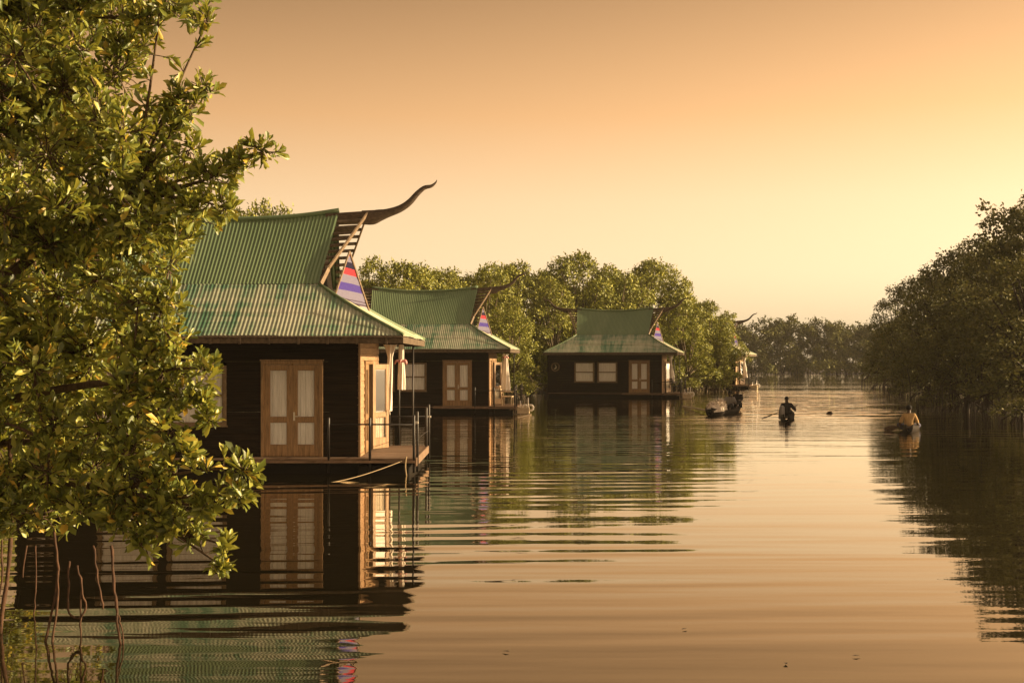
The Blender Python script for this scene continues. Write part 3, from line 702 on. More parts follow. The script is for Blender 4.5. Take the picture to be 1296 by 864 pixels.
# ------------------------------------------------------------------ tied curtains and small things on the porches
def tied_curtain(loc, ztop, zknot, zbot, wt_, wb, m, label, name='tied_curtain', seed=1, knot=True, lean=0.0):
    rd = random.Random(seed); root = empty(name, loc); mb = MB(); nz, n = 26, 30; vs = []
    for k in range(nz + 1):
        v = k / nz; z = ztop + (zbot - ztop) * v; kn = (ztop - zknot) / (ztop - zbot)
        if v < kn: w_ = wt_ + (.05 - wt_) * (v / kn) ** .7
        else: w_ = .05 + (wb - .05) * ((v - kn) / (1 - kn)) ** .6
        for i in range(n):
            a = 2 * math.pi * i / n; fold = 1 + .28 * math.sin(a * 6 + seed + v * 2) + .12 * math.sin(a * 11 + v * 5)
            vs.append((math.cos(a) * w_ * fold + lean * v, math.sin(a) * w_ * .55 * fold, z))
    fs = [(k * n + i, k * n + (i + 1) % n, (k + 1) * n + (i + 1) % n, (k + 1) * n + i) for k in range(nz) for i in range(n)]
    mb.add(vs, fs).build('cloth', m, root, smooth=True)
    if knot:
        kb = MB(); kz = zknot
        for j in range(5):
            a = j * 1.256 + seed; kb.tube(bez((lean * .3, 0, kz), (math.cos(a) * .14 + lean * .3, math.sin(a) * .08 - .03, kz + .09), (math.cos(a) * .15 + lean * .3, math.sin(a) * .08 - .03, kz - .06), 6), [.02, .035, .045, .045, .035, .025, .01], 6, flat=.5)
        kb.build('tie', M['pink_cloth'], root, smooth=True)
    tag(root, label, 'curtain', 'cloths tied up on the porches'); return root
tied_curtain(hp(0, .62, 3.0, 0), 2.80, 2.38, 1.72, .05, .085, M['white_cloth'], 'white cloth knotted with a pink bow on the porch post of the nearest houseboat', seed=2)
tied_curtain(hp(0, .34, 3.25, 0), 2.80, 2.50, 1.20, .14, .07, M['white_cloth'], 'long pale porch curtain beside the open door of the nearest houseboat', seed=5, knot=False, lean=-.06)
tied_curtain(hp(1, .62, 1.6, 0), 2.72, 2.55, .98, .14, .20, M['white_cloth'], 'white curtain gathered at the top on the porch of the second houseboat', seed=3)
tied_curtain(hp(2, .40, 1.6, 0), 2.75, 2.30, .95, .16, .16, M['white_cloth'], 'white curtain hanging on the porch of the third houseboat', seed=4, knot=False, lean=.12)
tied_curtain(hp(3, .45, 1.6, 0), 2.75, 2.35, .95, .22, .16, M['white_cloth'], 'white curtain hanging at the lit end of the farthest houseboat', seed=6, knot=False, lean=.14)

def chair(loc, rz, label, m):
    r = empty('porch_chair', loc, rz); 
    s = MB().box(-.26, .26, -.25, .25, .38, .43).build('seat', m, r, bevel=.01)
    b = MB(); b.bar((-.24, .24, .43), (-.24, .34, .92), .04, .04); b.bar((.24, .24, .43), (.24, .34, .92), .04, .04)
    for z in (.58, .72, .86): b.bar((-.24, .25 + (z - .43) * .2, z), (.24, .25 + (z - .43) * .2, z), .02, .08)
    b.build('backrest', m, r)
    for x in (-.24, .24):
        for y in (-.22, .22): MB().bar((x, y, 0), (x, y, .38), .04, .04).build('leg', m, r)
        MB().bar((x, -.24, .62), (x, .28, .62), .05, .025).build('armrest', m, r)
    tag(r, label, 'chair', 'chairs on the porches'); return r
chair(hp(1, .75, 1.1, ZD), R(80), 'pale wooden chair on the open porch of the second houseboat', M['plank_pale'])
chair(hp(2, .75, 1.5, ZD), R(100), 'dark chair on the porch of the third houseboat', M['iron'])

# mooring rope from the first deck corner
a = hp(0, .95, -.45, .30); b = onwater(345, 617)
pts = [a.lerp(b, t) + Vector((0, 0, -.14 * math.sin(t * math.pi))) for t in [i / 24 for i in range(25)]]
pts[-1].z = -.03
o = MB().tube(pts, .009, 6).build('mooring_rope', M['rope'], smooth=True); tag(o, 'slack pale mooring rope running from the deck corner of the nearest houseboat into the water', 'rope')
pts = bez(hp(0, 1.05, -.47, .40), hp(0, 1.00, -.50, .2), hp(0, 1.06, -.48, -.05), 8)
o = MB().tube(pts, .016, 6).build('rope_end', M['rope'], smooth=True); tag(o, 'short loose rope end hanging straight down at the deck corner of the nearest houseboat', 'rope')
# small landing steps at the deck corners
def landing(i, label):
    root = empty('landing_step', hp(i, 1.32, -.1, 0), houses[i].rotation_euler.z)
    m = MB(); m.add([(0, 0, .30), (.5, 0, .30), (.5, .6, .30), (0, .6, .30), (-.75, -.1, .02), (.5, 0, .02), (.5, .6, .02), (-.75, .6, .02)], [(0,1,2,3),(4,7,6,5),(0,4,5,1),(1,5,6,2),(2,6,7,3),(3,7,4,0)])
    m.build('step_box', M['plank_pale'], root, bevel=.01)
    MB().bar((-.78, -.13, .03), (0, -.03, .34), .04, .05).build('side_rail', M['plank_pale'], root)
    for x, z in ((.1, .62), (.45, .75)): MB().tube([(x, .05, 0), (x, .05, z)], .03, 8).build('post', M['metal_pale'], root, smooth=True)
    for x in (.3, .55): 
        t = MB().tube([(x + .12 * math.cos(a), -.02 + .3, .28 + .12 * math.sin(a)) for a in [k * 6.2832 / 16 for k in range(17)]], .05, 8).build('fender', M['white_cloth'], root, smooth=True)
    tag(root, label, 'step', 'landing steps at the deck corners')
landing(1, 'pale landing step and fenders at the deck corner of the second houseboat')
landing(2, 'pale landing step and fenders at the deck corner of the third houseboat')
landing(3, 'pale landing step and fenders at the deck corner of the farthest houseboat')
o = MB().bar(onwater(655, 530) + Vector((0, 0, .05)), onwater(672, 525) + Vector((0, 0, .02)), .06, .05).build('floating_pole', M['plank_pale']); tag(o, 'pale pole floating off the deck corner of the second houseboat', 'pole')

# ================================================================== BANKS AND TREES
LE = [onwater(*p) for p in ((-200, 560), (100, 525), (440, 512), (660, 503), (850, 491), (905, 486), (938, 481), (944, 477))]
LE = [(p.x, p.y) for p in LE]
bank('left_bank', LE, [(x - 120, y + 60) for x, y in LE])
RE = [onwater(*p) for p in ((1500, 590), (1330, 546), (1225, 520), (1160, 498), (1130, 487), (1115, 479))]
RE = [(p.x + 3.0, p.y) for p in RE]
bank('right_bank', RE, [(x + 160, y + 20) for x, y in RE])
FE = [(-60, 214), (20, 210), (60, 205), (95, 203), (150, 202)]
bank('far_bank', FE, [(x, y + 160) for x, y in FE])

# left bank trees: x px, waterline px s (px per metre), height, radius, label
protoL = [mangrove('mangrove_tree', 8.0, 3.0, M['leaf_left'], seed=41, nl=26, low=.45, leaf=.19, dens=95),
          mangrove('mangrove_tree', 8.0, 3.3, M['leaf_left'], seed=52, nl=28, low=.35, leaf=.19, dens=95),
          mangrove('mangrove_tree', 8.0, 2.7, M['leaf_left'], seed=63, nl=24, low=.3, leaf=.19, dens=95)]
usedL = set()
def place_tree(protos, k, used, x, s, top, wid, label, group, rot=None):
    "x photo column, s px per metre, top photo row of the crown"
    h = HC + (456 - top) / s
    src = protos[k]
    if k in used: o = copy_tree(src)
    else: o = src; used.add(k)
    o.location = ((x - 648) / s, 1512 / s, 0); sc = h / 8.0; o.scale = (wid / 3.0, wid / 3.0, sc)
    o.rotation_euler = (0, 0, random.uniform(0, 6.28) if rot is None else rot)
    tag(o, label, 'tree', group); return o
random.seed(77)
GL = 'mangroves along the left bank'
left = [
 (335, 21.0, 256, 2.6, 'treetop just showing over the roof of the nearest houseboat, beside the leafy branches'),
 (290, 20.0, 262, 3.0, 'tree hidden behind the nearest roof'),
 (395, 21.0, 330, 3.0, 'low tree hidden behind the nearest roof'),
 (478, 21.0, 327, 2.3, 'round topped mangrove just right of the nearest houseboat striped gable'),
 (520, 21.5, 333, 2.4, 'round topped mangrove above the left end of the second roof'),
 (566, 21.0, 341, 2.3, 'lower mangrove above the middle of the second roof'),
 (612, 20.0, 336, 2.6, 'mangrove behind the horn of the second houseboat'),
 (648, 17.8, 334, 2.9, 'tall bright mangrove between the second and third houseboats'),
 (652, 21.5, 378, 1.4, 'low bushy mangrove at the water between the second and third houseboats'),
 (640, 23.0, 395, 2.0, 'small sunlit mangrove just right of the second roof'),
 (732, 17.5, 322, 3.2, 'tallest mangrove, standing directly behind the third roof'),
 (700, 18.5, 352, 2.4, 'shaded mangrove behind the left horn of the third houseboat'),
 (780, 17.5, 338, 2.9, 'mangrove behind the middle of the third roof'),
 (822, 17.0, 330, 3.1, 'broad mangrove rising above the right end of the third roof'),
 (862, 17.0, 358, 2.8, 'sunlit mangrove just right of the third roof'),
 (868, 18.3, 402, 2.2, 'low sunlit mangrove overhanging the water right of the third houseboat'),
 (893, 16.4, 382, 2.4, 'mangrove stepping down towards the farthest houseboat'),
 (905, 16.6, 418, 2.0, 'low yellow green mangrove in front of the farthest houseboat'),
 (922, 13.5, 420, 1.7, 'small mangrove beside the farthest houseboat gable'),
 (-240, 24.0, 330, 3.6, None), (-130, 24.0, 300, 3.4, None), (-20, 23.0, 290, 3.4, None), (90, 23.0, 300, 3.4, None), (190, 22.0, 290, 3.4, None), (-350, 26.0, 300, 3.6, None), (-90, 42.0, 120, 3.4, None), (-260, 45.0, 110, 3.4, None),
 (590, 18.0, 352, 3.0, None), (690, 16.5, 345, 3.4, None), (760, 15.5, 342, 3.4, None), (830, 15.0, 350, 3.4, None), (540, 18.5, 342, 3.2, None), (715, 15.5, 340, 3.0, None), (640, 16.5, 340, 3.2, None), (800, 14.5, 345, 3.0, None), (880, 15.0, 388, 3.0, None), (440, 18.0, 345, 3.0, None)]
for i, (x, s, top, wid, lab) in enumerate(left):
    place_tree(protoL, i % 3, usedL, x, s, top, wid * 1.12, lab or 'mangrove filling the gap behind the front row on the left bank', GL)

GR = 'mangroves on the shaded right bank'
protoR = [mangrove('mangrove_tree', 8.0, 3.0, M['leaf_right'], seed=141, nl=28, low=.2, rootm='root_shaded', leaf=.15, dens=105, hang=26),
          mangrove('mangrove_tree', 8.0, 3.2, M['leaf_right'], seed=152, nl=30, low=.3, rootm='root_shaded', leaf=.15, dens=105, hang=26),
          mangrove('mangrove_tree', 8.0, 2.9, M['leaf_right'], seed=163, nl=24, low=.1, rootm='root_shaded', leaf=.15, dens=105, hang=20)]
usedR = set()
right = [
 (1345, 31.0, 232, 3.6, 'tallest dark mangrove of the right bank, cut by the picture edge'),
 (1290, 29.0, 262, 3.0, 'tall dark mangrove at the right edge of the picture'),
 (1300, 33.0, 330, 3.0, 'lower mangrove overhanging the water at the right edge'),
 (1248, 26.5, 305, 3.0, 'dark mangrove on the right bank behind the ochre shirted paddler'),
 (1205, 23.0, 318, 2.7, 'open topped mangrove in the middle of the right bank'),
 (1222, 27.0, 378, 2.6, 'low dark mangrove at the water right of the ochre shirted paddler'),
 (1175, 19.5, 344, 2.7, 'mangrove stepping down from the middle of the right bank'),
 (1140, 17.0, 362, 2.4, 'sparse mangrove at the outer end of the right bank'),
 (1168, 20.5, 405, 2.6, 'low mangrove with hanging roots above the ochre shirted paddler'),
 (1118, 14.5, 418, 2.2, 'small low mangrove where the right bank meets the far shore'),
 (1270, 23.0, 300, 3.2, None), (1330, 25.0, 262, 3.4, None), (1230, 20.0, 330, 3.2, None), (1190, 17.0, 350, 3.0, None), (1400, 31.0, 250, 3.6, None), (1135, 13.0, 405, 2.6, None)]
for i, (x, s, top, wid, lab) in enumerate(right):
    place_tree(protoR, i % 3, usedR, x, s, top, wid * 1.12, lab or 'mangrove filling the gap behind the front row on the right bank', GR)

# far shore: one distant wood
def far_wood():
    global rng
    rng = np.random.default_rng(9); random.seed(9); lobes = []; x = -30.0
    while x < 120:
        xx = 648 + x * 1512 / 205; top = 404 + 5 * math.sin(x * .35) + random.uniform(-3, 4) if xx < 1075 else 410
        h = HC + (456 - top) * 205 / 1512
        for k in range(9):
            r = random.uniform(1.0, 1.7); lobes.append((x + random.uniform(-1.5, 1.5), 208 + random.uniform(-2.5, 5) + (k < 2) * -2, (h - r * .8) * (k + .6) / 9.4 + .1, r))
        lobes.append((x + random.uniform(-1, 1), 208, h - .5, .7)); x += 1.7
    B, D, N, L = crown_points(lobes, 26, .42)
    o = leaves('distant_wood', B, D, N, L, L * .7, QUAD_LEAF, M['leaf_far']); o['kind'] = 'stuff'; o['label'] = 'hazy wood of mangroves along the far shore'
    tr = MB()
    for i in range(260):
        x = -30 + i * .58; tr.tube([(x, 206.5 + random.uniform(-1, 2), -.2), (x + random.uniform(-.5, .5), 207, 2.2)], .07, 4)
    t = tr.build('trunk', M['root_shaded'], o); t['kind'] = 'stuff'
far_wood()

# ------------------------------------------------------------------ the big leafy mangrove at the left
def near_tree():
    global rng
    rng = np.random.default_rng(21); random.seed(21)
    root = empty('mangrove_tree', (-6.2, 12.0, 0)); off = Vector(root.location)
    L = []                                   # lobes: centre, radius
    def lobe(x, y, r, d): s = 1512 / d; L.append((px(x, y, s) - off, r / s * 1.0))
    edge = [(262,28,20,10.8),(228,14,24,10.6),(190,30,30,10.9),(160,60,34,10.8),(262,112,22,10.6),(240,140,22,10.5),(226,118,14,10.6),(332,192,24,10.2),(302,205,24,10.3),(270,225,28,10.4),
            (285,262,20,10.2),(240,190,30,10.7),(205,150,34,10.9),(190,215,38,10.8),(250,262,26,10.4),(228,300,28,10.5),(215,340,32,10.3),(205,385,32,10.2),(215,430,30,10.1),(262,468,24,9.9),
            (240,500,30,9.9),(262,525,18,9.9),(215,545,34,9.8),(238,575,16,9.9),(308,592,24,9.6),(300,625,22,9.6),(262,640,22,9.7),(285,690,14,9.6),(280,715,10,9.6),(240,680,22,9.7),(215,655,26,9.8),(185,690,20,9.8),
            (165,575,34,9.9),(140,625,34,9.9),(95,640,36,10.0),(45,650,36,10.2),(10,640,40,10.2),(150,665,24,9.9),(200,610,22,9.8)]
    for e in edge: lobe(*e)
    poly = [(-160,-160),(240,-160),(235,0),(205,30),(150,90),(175,120),(195,170),(235,235),(225,290),(205,340),(195,400),(205,450),(230,500),(200,560),(150,600),(110,640),(-160,650)]
    def inside(x, y):
        c = False; j = len(poly) - 1
        for i in range(len(poly)):
            xi, yi = poly[i]; xj, yj = poly[j]
            if (yi > y) != (yj > y) and x < (xj - xi) * (y - yi) / (yj - yi) + xi: c = not c
            j = i
        return c
    for gy in range(-150, 660, 52):
        for gx in range(-150, 260, 52):
            for lay in range(2):
                x = gx + random.uniform(-22, 22); y = gy + random.uniform(-22, 22)
                if y < 230 and random.random() < .28: continue
                if inside(x, y): lobe(x, y, random.uniform(34, 48), random.uniform(9.9, 11.0) if lay == 0 else random.uniform(11.2, 12.8))
    for gy in range(-60, 640, 62):           # the back of the crown
        for gx in range(-170, 120, 62):
            lobe(gx + random.uniform(-22, 22), gy * .82 + 60 + random.uniform(-20, 20), random.uniform(36, 50), random.uniform(13.2, 16.2))
    # limbs
    tb = MB(); fork = Vector((0, 0, 1.6))
    tb.tube([(0, 0, -.4), (.1, 0, .7), fork], [.16, .15, .13], 10)
    hubs = []
    for (hx, hy, d) in ((60, 560, 10.4), (60, 430, 10.9), (80, 300, 11.2), (60, 150, 11.4), (90, 20, 11.6), (170, 480, 10.2), (165, 250, 10.9), (150, 620, 10.0), (-60, 300, 11.6), (-60, 80, 12.0), (-50, 520, 11), (-60, 200, 14.5), (40, 320, 14.5), (-40, 450, 14.5), (50, 120, 14.8)):
        p = px(hx, hy, 1512 / d) - off; hubs.append(p)
        m = Vector((p.x * .35, p.y * .35, 1.6 + (p.z - 1.6) * .75)); tb.tube(bez(fork - Vector((0, 0, .1)), m, p, 8), [.075 - .006 * i for i in range(9)], 7)
    whorls = []; tw = MB()
    for c, r in L:
        hnear = min(hubs, key=lambda q: (q - c).length)
        m = (hnear + c) / 2 + Vector((random.uniform(-.1, .1), random.uniform(-.1, .1), random.uniform(-.15, .1)))
        tb.tube(bez(hnear, m, c, 5), [.018, .016, .014, .012, .010, .008], 5, caps=False)
        for t in (.35, .5, .62, .74, .86):
            q = hnear * (1 - t) ** 2 + m * (2 * t * (1 - t)) + c * t * t
            for _ in range(2):
                a_ = Vector((random.gauss(.2, 1), random.gauss(-.2, 1), random.gauss(.5, 1))).normalized()
                whorls.append((q + a_ * random.uniform(.05, .16), a_)); tw.tube([q, q + a_ * .12], [.006, .004], 3, caps=False)
        nw = max(8, int(205 * r * r + 7))
        for k in range(nw):
            u = Vector((random.gauss(0, 1), random.gauss(-.1, 1), random.gauss(.25, 1))).normalized()
            p = c + u * r * (random.uniform(.25, 1.05) ** .7)
            ax = (u * .8 + Vector((.25, -.1, .6)) * .6 + Vector((random.gauss(0, .45), random.gauss(0, .45), random.gauss(0, .4)))).normalized()
            whorls.append((p, ax))
            q = c + (p - c) * .15; tw.tube([q, (p + q) / 2 - ax * .04, p - ax * .02, p], [.007, .006, .005, .004], 3, caps=False)
    B, D, N, LN = [], [], [], []
    for p, ax in whorls:
        o1 = ax.orthogonal().normalized(); o2 = ax.cross(o1); n = random.randint(7, 11); a0 = random.uniform(0, 6.28); sc = random.uniform(.8, 1.2)
        for i in range(n):
            a = a0 + i * 2.4; el = random.uniform(.25, 1.25) if i > 2 else random.uniform(.1, .45)
            rd = (o1 * math.cos(a) + o2 * math.sin(a)); d = (ax * math.cos(el) + rd * math.sin(el)).normalized()
            b = p - ax * (.012 * i) * sc + d * .012
            nn = (ax * math.sin(el) - rd * math.cos(el)); nn = (nn + Vector((random.gauss(0, .45), random.gauss(0, .45), random.gauss(0, .35))))
            B.append(b); D.append(d); N.append(nn); LN.append(sc * random.choice((.06, .085, .105, .12, .14)) * random.uniform(.85, 1.1) * (0.7 if i < 3 else 1))
    B = np.array(B); D = np.array(D); N = np.array(N); LN = np.array(LN)
    leaves('crown', B, D, N, LN, LN * (.30 + .14 * rng.random(len(LN))), TRI_LEAF, M['leaf_near'], root)
    tb.build('trunk', M['bark'], root, smooth=True); tw.build('twigs', M['bark'], root, smooth=True)
    # aerial roots, each hanging from the crown to the water or above it
    roots = [([(12,560),(16,640),(10,720),(0,800)], 10.6, .022), ([(68,670),(73,720),(66,770),(52,838)], 10.3, .013), ([(73,720),(72,770),(62,835)], 10.3, .012), ([(118,690),(124,730),(131,770)], 10.4, .011),
             ([(141,690),(144,740),(148,775),(152,815)], 10.2, .015), ([(148,775),(153,790),(157,818)], 10.2, .008), ([(88,710),(86,745),(88,775),(100,782),(108,770),(104,745),(98,715)], 10.5, .011), ([(104,745),(102,790),(102,818)], 10.5, .010),
             ([(45,690),(46,740),(42,780)], 11.4, .008), ([(33,690),(28,730)], 11.2, .009), ([(-30,600),(-26,700),(-34,800)], 10.8, .02), ([(0,650),(3,720),(-6,790)], 11.6, .012)]
    for pts, d, r in roots:
        s = 1512 / d; q = catmull([px(x, y, s) - off for x, y in pts], 5); e = q[-1]
        q = [Vector((p.x + random.uniform(-.006, .006), p.y + random.uniform(-.01, .01), p.z)) for p in q]; r *= .85
        MB().tube(q, [r * (1 + .15 * math.sin(i * 1.7)) for i in range(len(q))], 7).build('aerial_root', M['root'], root, smooth=True)
    tag(root, 'large leafy mangrove in front at the left edge, thin roots reaching the water', 'tree'); return root
near_tree()

# ================================================================== CANOES AND PEOPLE
def canoe(loc, rz, L=5.2, W=.62, label='', m=None, rise=.10):
    "dugout hull, bow along +y"
    root = empty('dugout_canoe', loc, rz); mb = MB(); n = 28; vs = []; prof = 9
    def ring(t, inner):
        y = (t - .5) * L * (1 if not inner else .965); w = W / 2 * (math.sin(math.pi * (0.04 + .92 * t)) ** .55) * (1 if not inner else .86)
        sh = .20 + rise * (abs(2 * t - 1) ** 2.6); kl = -.12 + (.16 * abs(2 * t - 1) ** 4) + (.04 if inner else 0)
        return [(w * math.sin(a), y, kl + (sh - kl) * (1 - math.cos(a) ** .7 if math.cos(a) > 0 else 1)) for a in [(-.5 + j / (prof - 1)) * math.pi for j in range(prof)]]
    for inner in (0, 1):
        for i in range(n + 1): vs += ring(i / n, inner)
    fs = []; o2 = (n + 1) * prof
    for base in (0, o2):
        for i in range(n):
            for j in range(prof - 1): a = base + i * prof + j; fs.append((a, a + 1, a + prof + 1, a + prof))
    for i in range(n):
        for j in (0, prof - 1): a = i * prof + j; fs.append((a, a + prof, a + prof + o2, a + o2))
    for i in (0, n):
        for j in range(prof - 1): a = i * prof + j; fs.append((a, a + 1, a + 1 + o2, a + o2))
    mb.add(vs, fs); hull = mb.build('hull', m or M['canoe_wood'], root, smooth=True)
    for t in (.22, .5, .8):
        y = (t - .5) * L; w = W / 2 * math.sin(math.pi * (.04 + .92 * t)) ** .55 - .03
        MB().box(-w, w, y - .10, y + .10, .12, .15).build('thwart', M['grey_wood'], root, bevel=.005)
    tag(root, label, 'canoe', 'canoes on the river'); return root

def skinned(name, verts, edges, radii, m, parent=None, sub=2, rootv=0):
    me = bpy.data.meshes.new(name); me.from_pydata([tuple(v) for v in verts], edges, []); me.update()
    o = bpy.data.objects.new(name, me); C.objects.link(o)
    sk = o.modifiers.new('skin', 'SKIN'); sk.use_smooth_shade = True
    if not me.skin_vertices: return o
    for i, sv in enumerate(me.skin_vertices[0].data):
        r = radii[i]; sv.radius = (r, r) if not hasattr(r, '__len__') else r; sv.use_root = (i == rootv)
    ss = o.modifiers.new('smooth', 'SUBSURF'); ss.levels = sub; ss.render_levels = sub
    me.materials.append(m)
    if parent: o.parent = parent
    return o

def person(loc, rz, label, lh, rh, shirt, trousers, legs='kneel', lean=.08, bald=False, headturn=0.0):
    """seated figure facing +y; seat at z=0. lh, rh: left / right hand positions (local)"""
    root = empty('person', loc, rz)
    pel, wa, ch, nk, hd0 = (0,0,.10), (0,lean*.35,.28), (0,lean*.8,.46), (0,lean+.02,.585), (0,lean+.05,.65)
    V = [pel, wa, ch, nk, hd0, (0, lean+.06, .72), (0, lean+.06, .80)]; Rr = [(.145,.11), (.135,.10), (.16,.11), (.062,.062), (.062,.07), (.078,.092), (.06,.075)]
    E = [(0,1),(1,2),(2,3),(3,4),(4,5),(5,6)]
    def chain(start, pts, rs):
        p = start
        for q, r in zip(pts, rs): V.append(tuple(q)); Rr.append(r); E.append((p, len(V)-1)); p = len(V)-1
        return p
    hands = []
    for sx, hp_ in ((-1, lh), (1, rh)):
        sh = Vector((sx*.17, lean*.85, .53)); h = Vector(hp_); mid = (sh + h) / 2; dist = (h - sh).length
        bend = math.sqrt(max(0.0, .29**2 - (dist/2)**2)); el = mid + (Vector((sx*.35, -.45, -.75)).normalized() * bend)
        wr = h + (el - h).normalized() * .07
        k = chain(2, [sh, el, wr, h], [.062, .048, .032, (.040,.022)]); hands.append((h, (h - el).normalized(), sx))
    for sx in (-1, 1):
        hip = (sx*.09, .04, .07)
        if legs == 'fold': pts = [hip, (sx*.36, .26, .20), (sx*.12, .52, -.02), (sx*.08, .62, -.05)]
        else: pts = [hip, (sx*.11, .42, .26), (sx*.10, .72, -.02), (sx*.10, .86, -.03)]
        chain(0, pts, [.085, .062, .04, .035])
    body = skinned('body', V, E, Rr, M['skin'], root)
    # fingers: short chains rooted in the palm
    for (h, d, sx) in hands:
        up = Vector((0, 0, 1)); s_ = d.cross(up).normalized(); FV = [h - d*.02]; FE = []; FR = [.016]
        for j, ln in enumerate((.058, .066, .062, .048)):
            b = h + s_*(.012*(j-1.5)*1.6) + d*.02; m1 = b + d*ln*.5 - up*.012; tp = m1 - up*ln*.4 - d*.006
            FV += [b, m1, tp]; k = len(FV)-3; FE += [(0,k),(k,k+1),(k+1,k+2)]; FR += [.0095,.009,.0075]
        b = h + s_*sx*-.025; FV += [b, b + s_*sx*-.02 + d*.03]; k = len(FV)-2; FE += [(0,k),(k,k+1)]; FR += [.010,.008]
        skinned('hand', FV, FE, FR, M['skin'], root, 1)
    # shirt: torso and upper sleeves
    V, Rr, E = [pel, wa, ch, (0, lean*.95, .56)], [(.19,.14), (.165,.12), (.19,.13), (.095,.085)], [(0,1),(1,2),(2,3)]
    for sx, hp_ in ((-1, lh), (1, rh)):
        sh = Vector((sx*.17, lean*.85, .53)); h = Vector(hp_); mid = (sh+h)/2; dist = (h-sh).length
        bend = math.sqrt(max(0.0, .29**2-(dist/2)**2)); el = mid + (Vector((sx*.35,-.45,-.75)).normalized()*bend)
        k = len(V); V += [tuple(sh), tuple(sh.lerp(el, .85))]; Rr += [.082, .066]; E += [(2,k),(k,k+1)]
    skinned('shirt', V, E, Rr, M[shirt], root)
    V, Rr, E = [(0,0,.06)], [(.155,.12)], []
    for sx in (-1, 1):
        k = len(V)
        if legs == 'fold': V += [(sx*.10,.04,.09),(sx*.36,.26,.20),(sx*.15,.48,.04)]
        else: V += [(sx*.09,.04,.07),(sx*.11,.42,.26),(sx*.10,.62,.08)]
        Rr += [.11,.085,.06]; E += [(0,k),(k,k+1),(k+1,k+2)]
    skinned('trousers', V, E, Rr, M[trousers], root)
    # head details
    hc = Vector((0, lean+.06, .755)); 
    def ell(c, r, name, m, par, n=14):
        mb = MB(); vs = []
        for i in range(n//2+1):
            for j in range(n):
                a = math.pi*i/(n//2); b = 2*math.pi*j/n; vs.append((c[0]+r[0]*math.sin(a)*math.cos(b), c[1]+r[1]*math.sin(a)*math.sin(b), c[2]+r[2]*math.cos(a)))
        fs = [(i*n+j, i*n+(j+1)%n, (i+1)*n+(j+1)%n, (i+1)*n+j) for i in range(n//2) for j in range(n)]
        return mb.add(vs, fs).build(name, m, par, smooth=True)
    ell((hc.x, hc.y-.012, hc.z+.03), (.100,.108,.100) if not bald else (.080,.092,.078), 'hair', M['hair'], root)
    for sx in (-1, 1):
        ell((sx*.086, hc.y, hc.z-.015), (.012,.02,.032), 'ear', M['skin'], root, 10)
        ell((sx*.03, hc.y+.085, hc.z+.0), (.014,.008,.009), 'eye', M['white_cloth'], root, 8)
    ell((0, hc.y+.1, hc.z-.025), (.016,.02,.026), 'nose', M['skin'], root, 8); ell((0, hc.y+.084, hc.z-.062), (.026,.010,.009), 'mouth', M['skin'], root, 8)
    tag(root, label, 'person', 'people paddling canoes'); return root

def paddle(a, b, blade_dir, label):
    "shaft from grip a to blade b"
    a = Vector(a); b = Vector(b); root = empty('paddle', a); d = (b - a).normalized(); q = b - a
    MB().tube([(0,0,0), q], .016, 8).build('shaft', M['grey_wood'], root, smooth=True)
    s = d.cross(Vector(blade_dir)).normalized(); vs = []; n = 9; th = s.cross(d).normalized()*.012
    prof = [(0,.02),(.06,.05),(.14,.08),(.26,.10),(.38,.095),(.46,.065),(.50,.02)]
    for t, w in prof:
        c = q + d*t
        for sg, tt in ((-1,-1),(1,-1),(1,1),(-1,1)): vs.append(c + s*w*sg + th*tt)
    fs = [(i*4+k, i*4+(k+1)%4, (i+1)*4+(k+1)%4, (i+1)*4+k) for i in range(len(prof)-1) for k in range(4)] + [(0,1,2,3), tuple(len(vs)-4+k for k in range(4))]
    MB().add(vs, fs).build('blade', M['grey_wood'], root, smooth=False)
    tag(root, label, 'paddle'); return root

# canoe 1: laden, bow towards us at the left, two people at its stern
bow = onwater(897, 527); stern = onwater(934, 520); mid = (bow + stern) / 2; ang = math.atan2(-(bow.x - stern.x), bow.y - stern.y)
L1 = (bow - stern).length + .2
c1 = canoe(mid, ang, L1, .80, 'dark laden canoe with a pale heap in its bow and two people at the stern', rise=.20)
def cl(root, p): return root.matrix_basis @ Vector(p)
c1.matrix_basis  # location/rotation set on creation
def heap():
    rd = random.Random(4); mb = MB(); nu, nv = 22, 34; vs = []
    for i in range(nu + 1):
        for j in range(nv + 1):
            u, v = i / nu, j / nv; w = .34 * math.sin(math.pi * (.1 + .8 * v)) ** .5
            x = (u - .5) * 2 * w; y = .15 + v * (L1 / 2 - .45); e = max(0, 1 - (2 * u - 1) ** 2) ** .5 * math.sin(math.pi * min(1, .08 + v * .9)) ** .4
            vs.append((x, y,   .18 + e * (.40 + .10 * math.sin(v * 9)) + rd.uniform(-.035, .045) * e))
    fs = [(i*(nv+1)+j, i*(nv+1)+j+1, (i+1)*(nv+1)+j+1, (i+1)*(nv+1)+j) for i in range(nu) for j in range(nv)]
    for k in range(420):
        u = rd.uniform(.08, .92); v = rd.random(); w = .34 * math.sin(math.pi * (.1 + .8 * v)) ** .5; e = max(0, 1-(2*u-1)**2)**.5 * math.sin(math.pi*min(1,.08+v*.9))**.4
        c = Vector(((u-.5)*2*w, .15+v*(L1/2-.45), .19+e*(.43+.10*math.sin(v*9)))); d = Vector((rd.gauss(0,1), rd.gauss(0,1), rd.gauss(.6,.6))).normalized()*rd.uniform(.05,.12); s_ = d.orthogonal().normalized()*.035
        k0 = len(vs); vs += [c - s_, c + s_, c + d]; fs.append((k0, k0+1, k0+2))
    mb.add(vs, fs); o = mb.build('net_heap', M['shell']); o.location = c1.location; o.rotation_euler = c1.rotation_euler
    tag(o, 'pale tangled heap piled in the bow of the laden canoe', 'heap')
heap()
m1 = Matrix.Translation(c1.location) @ Matrix.Rotation(ang, 4, 'Z')
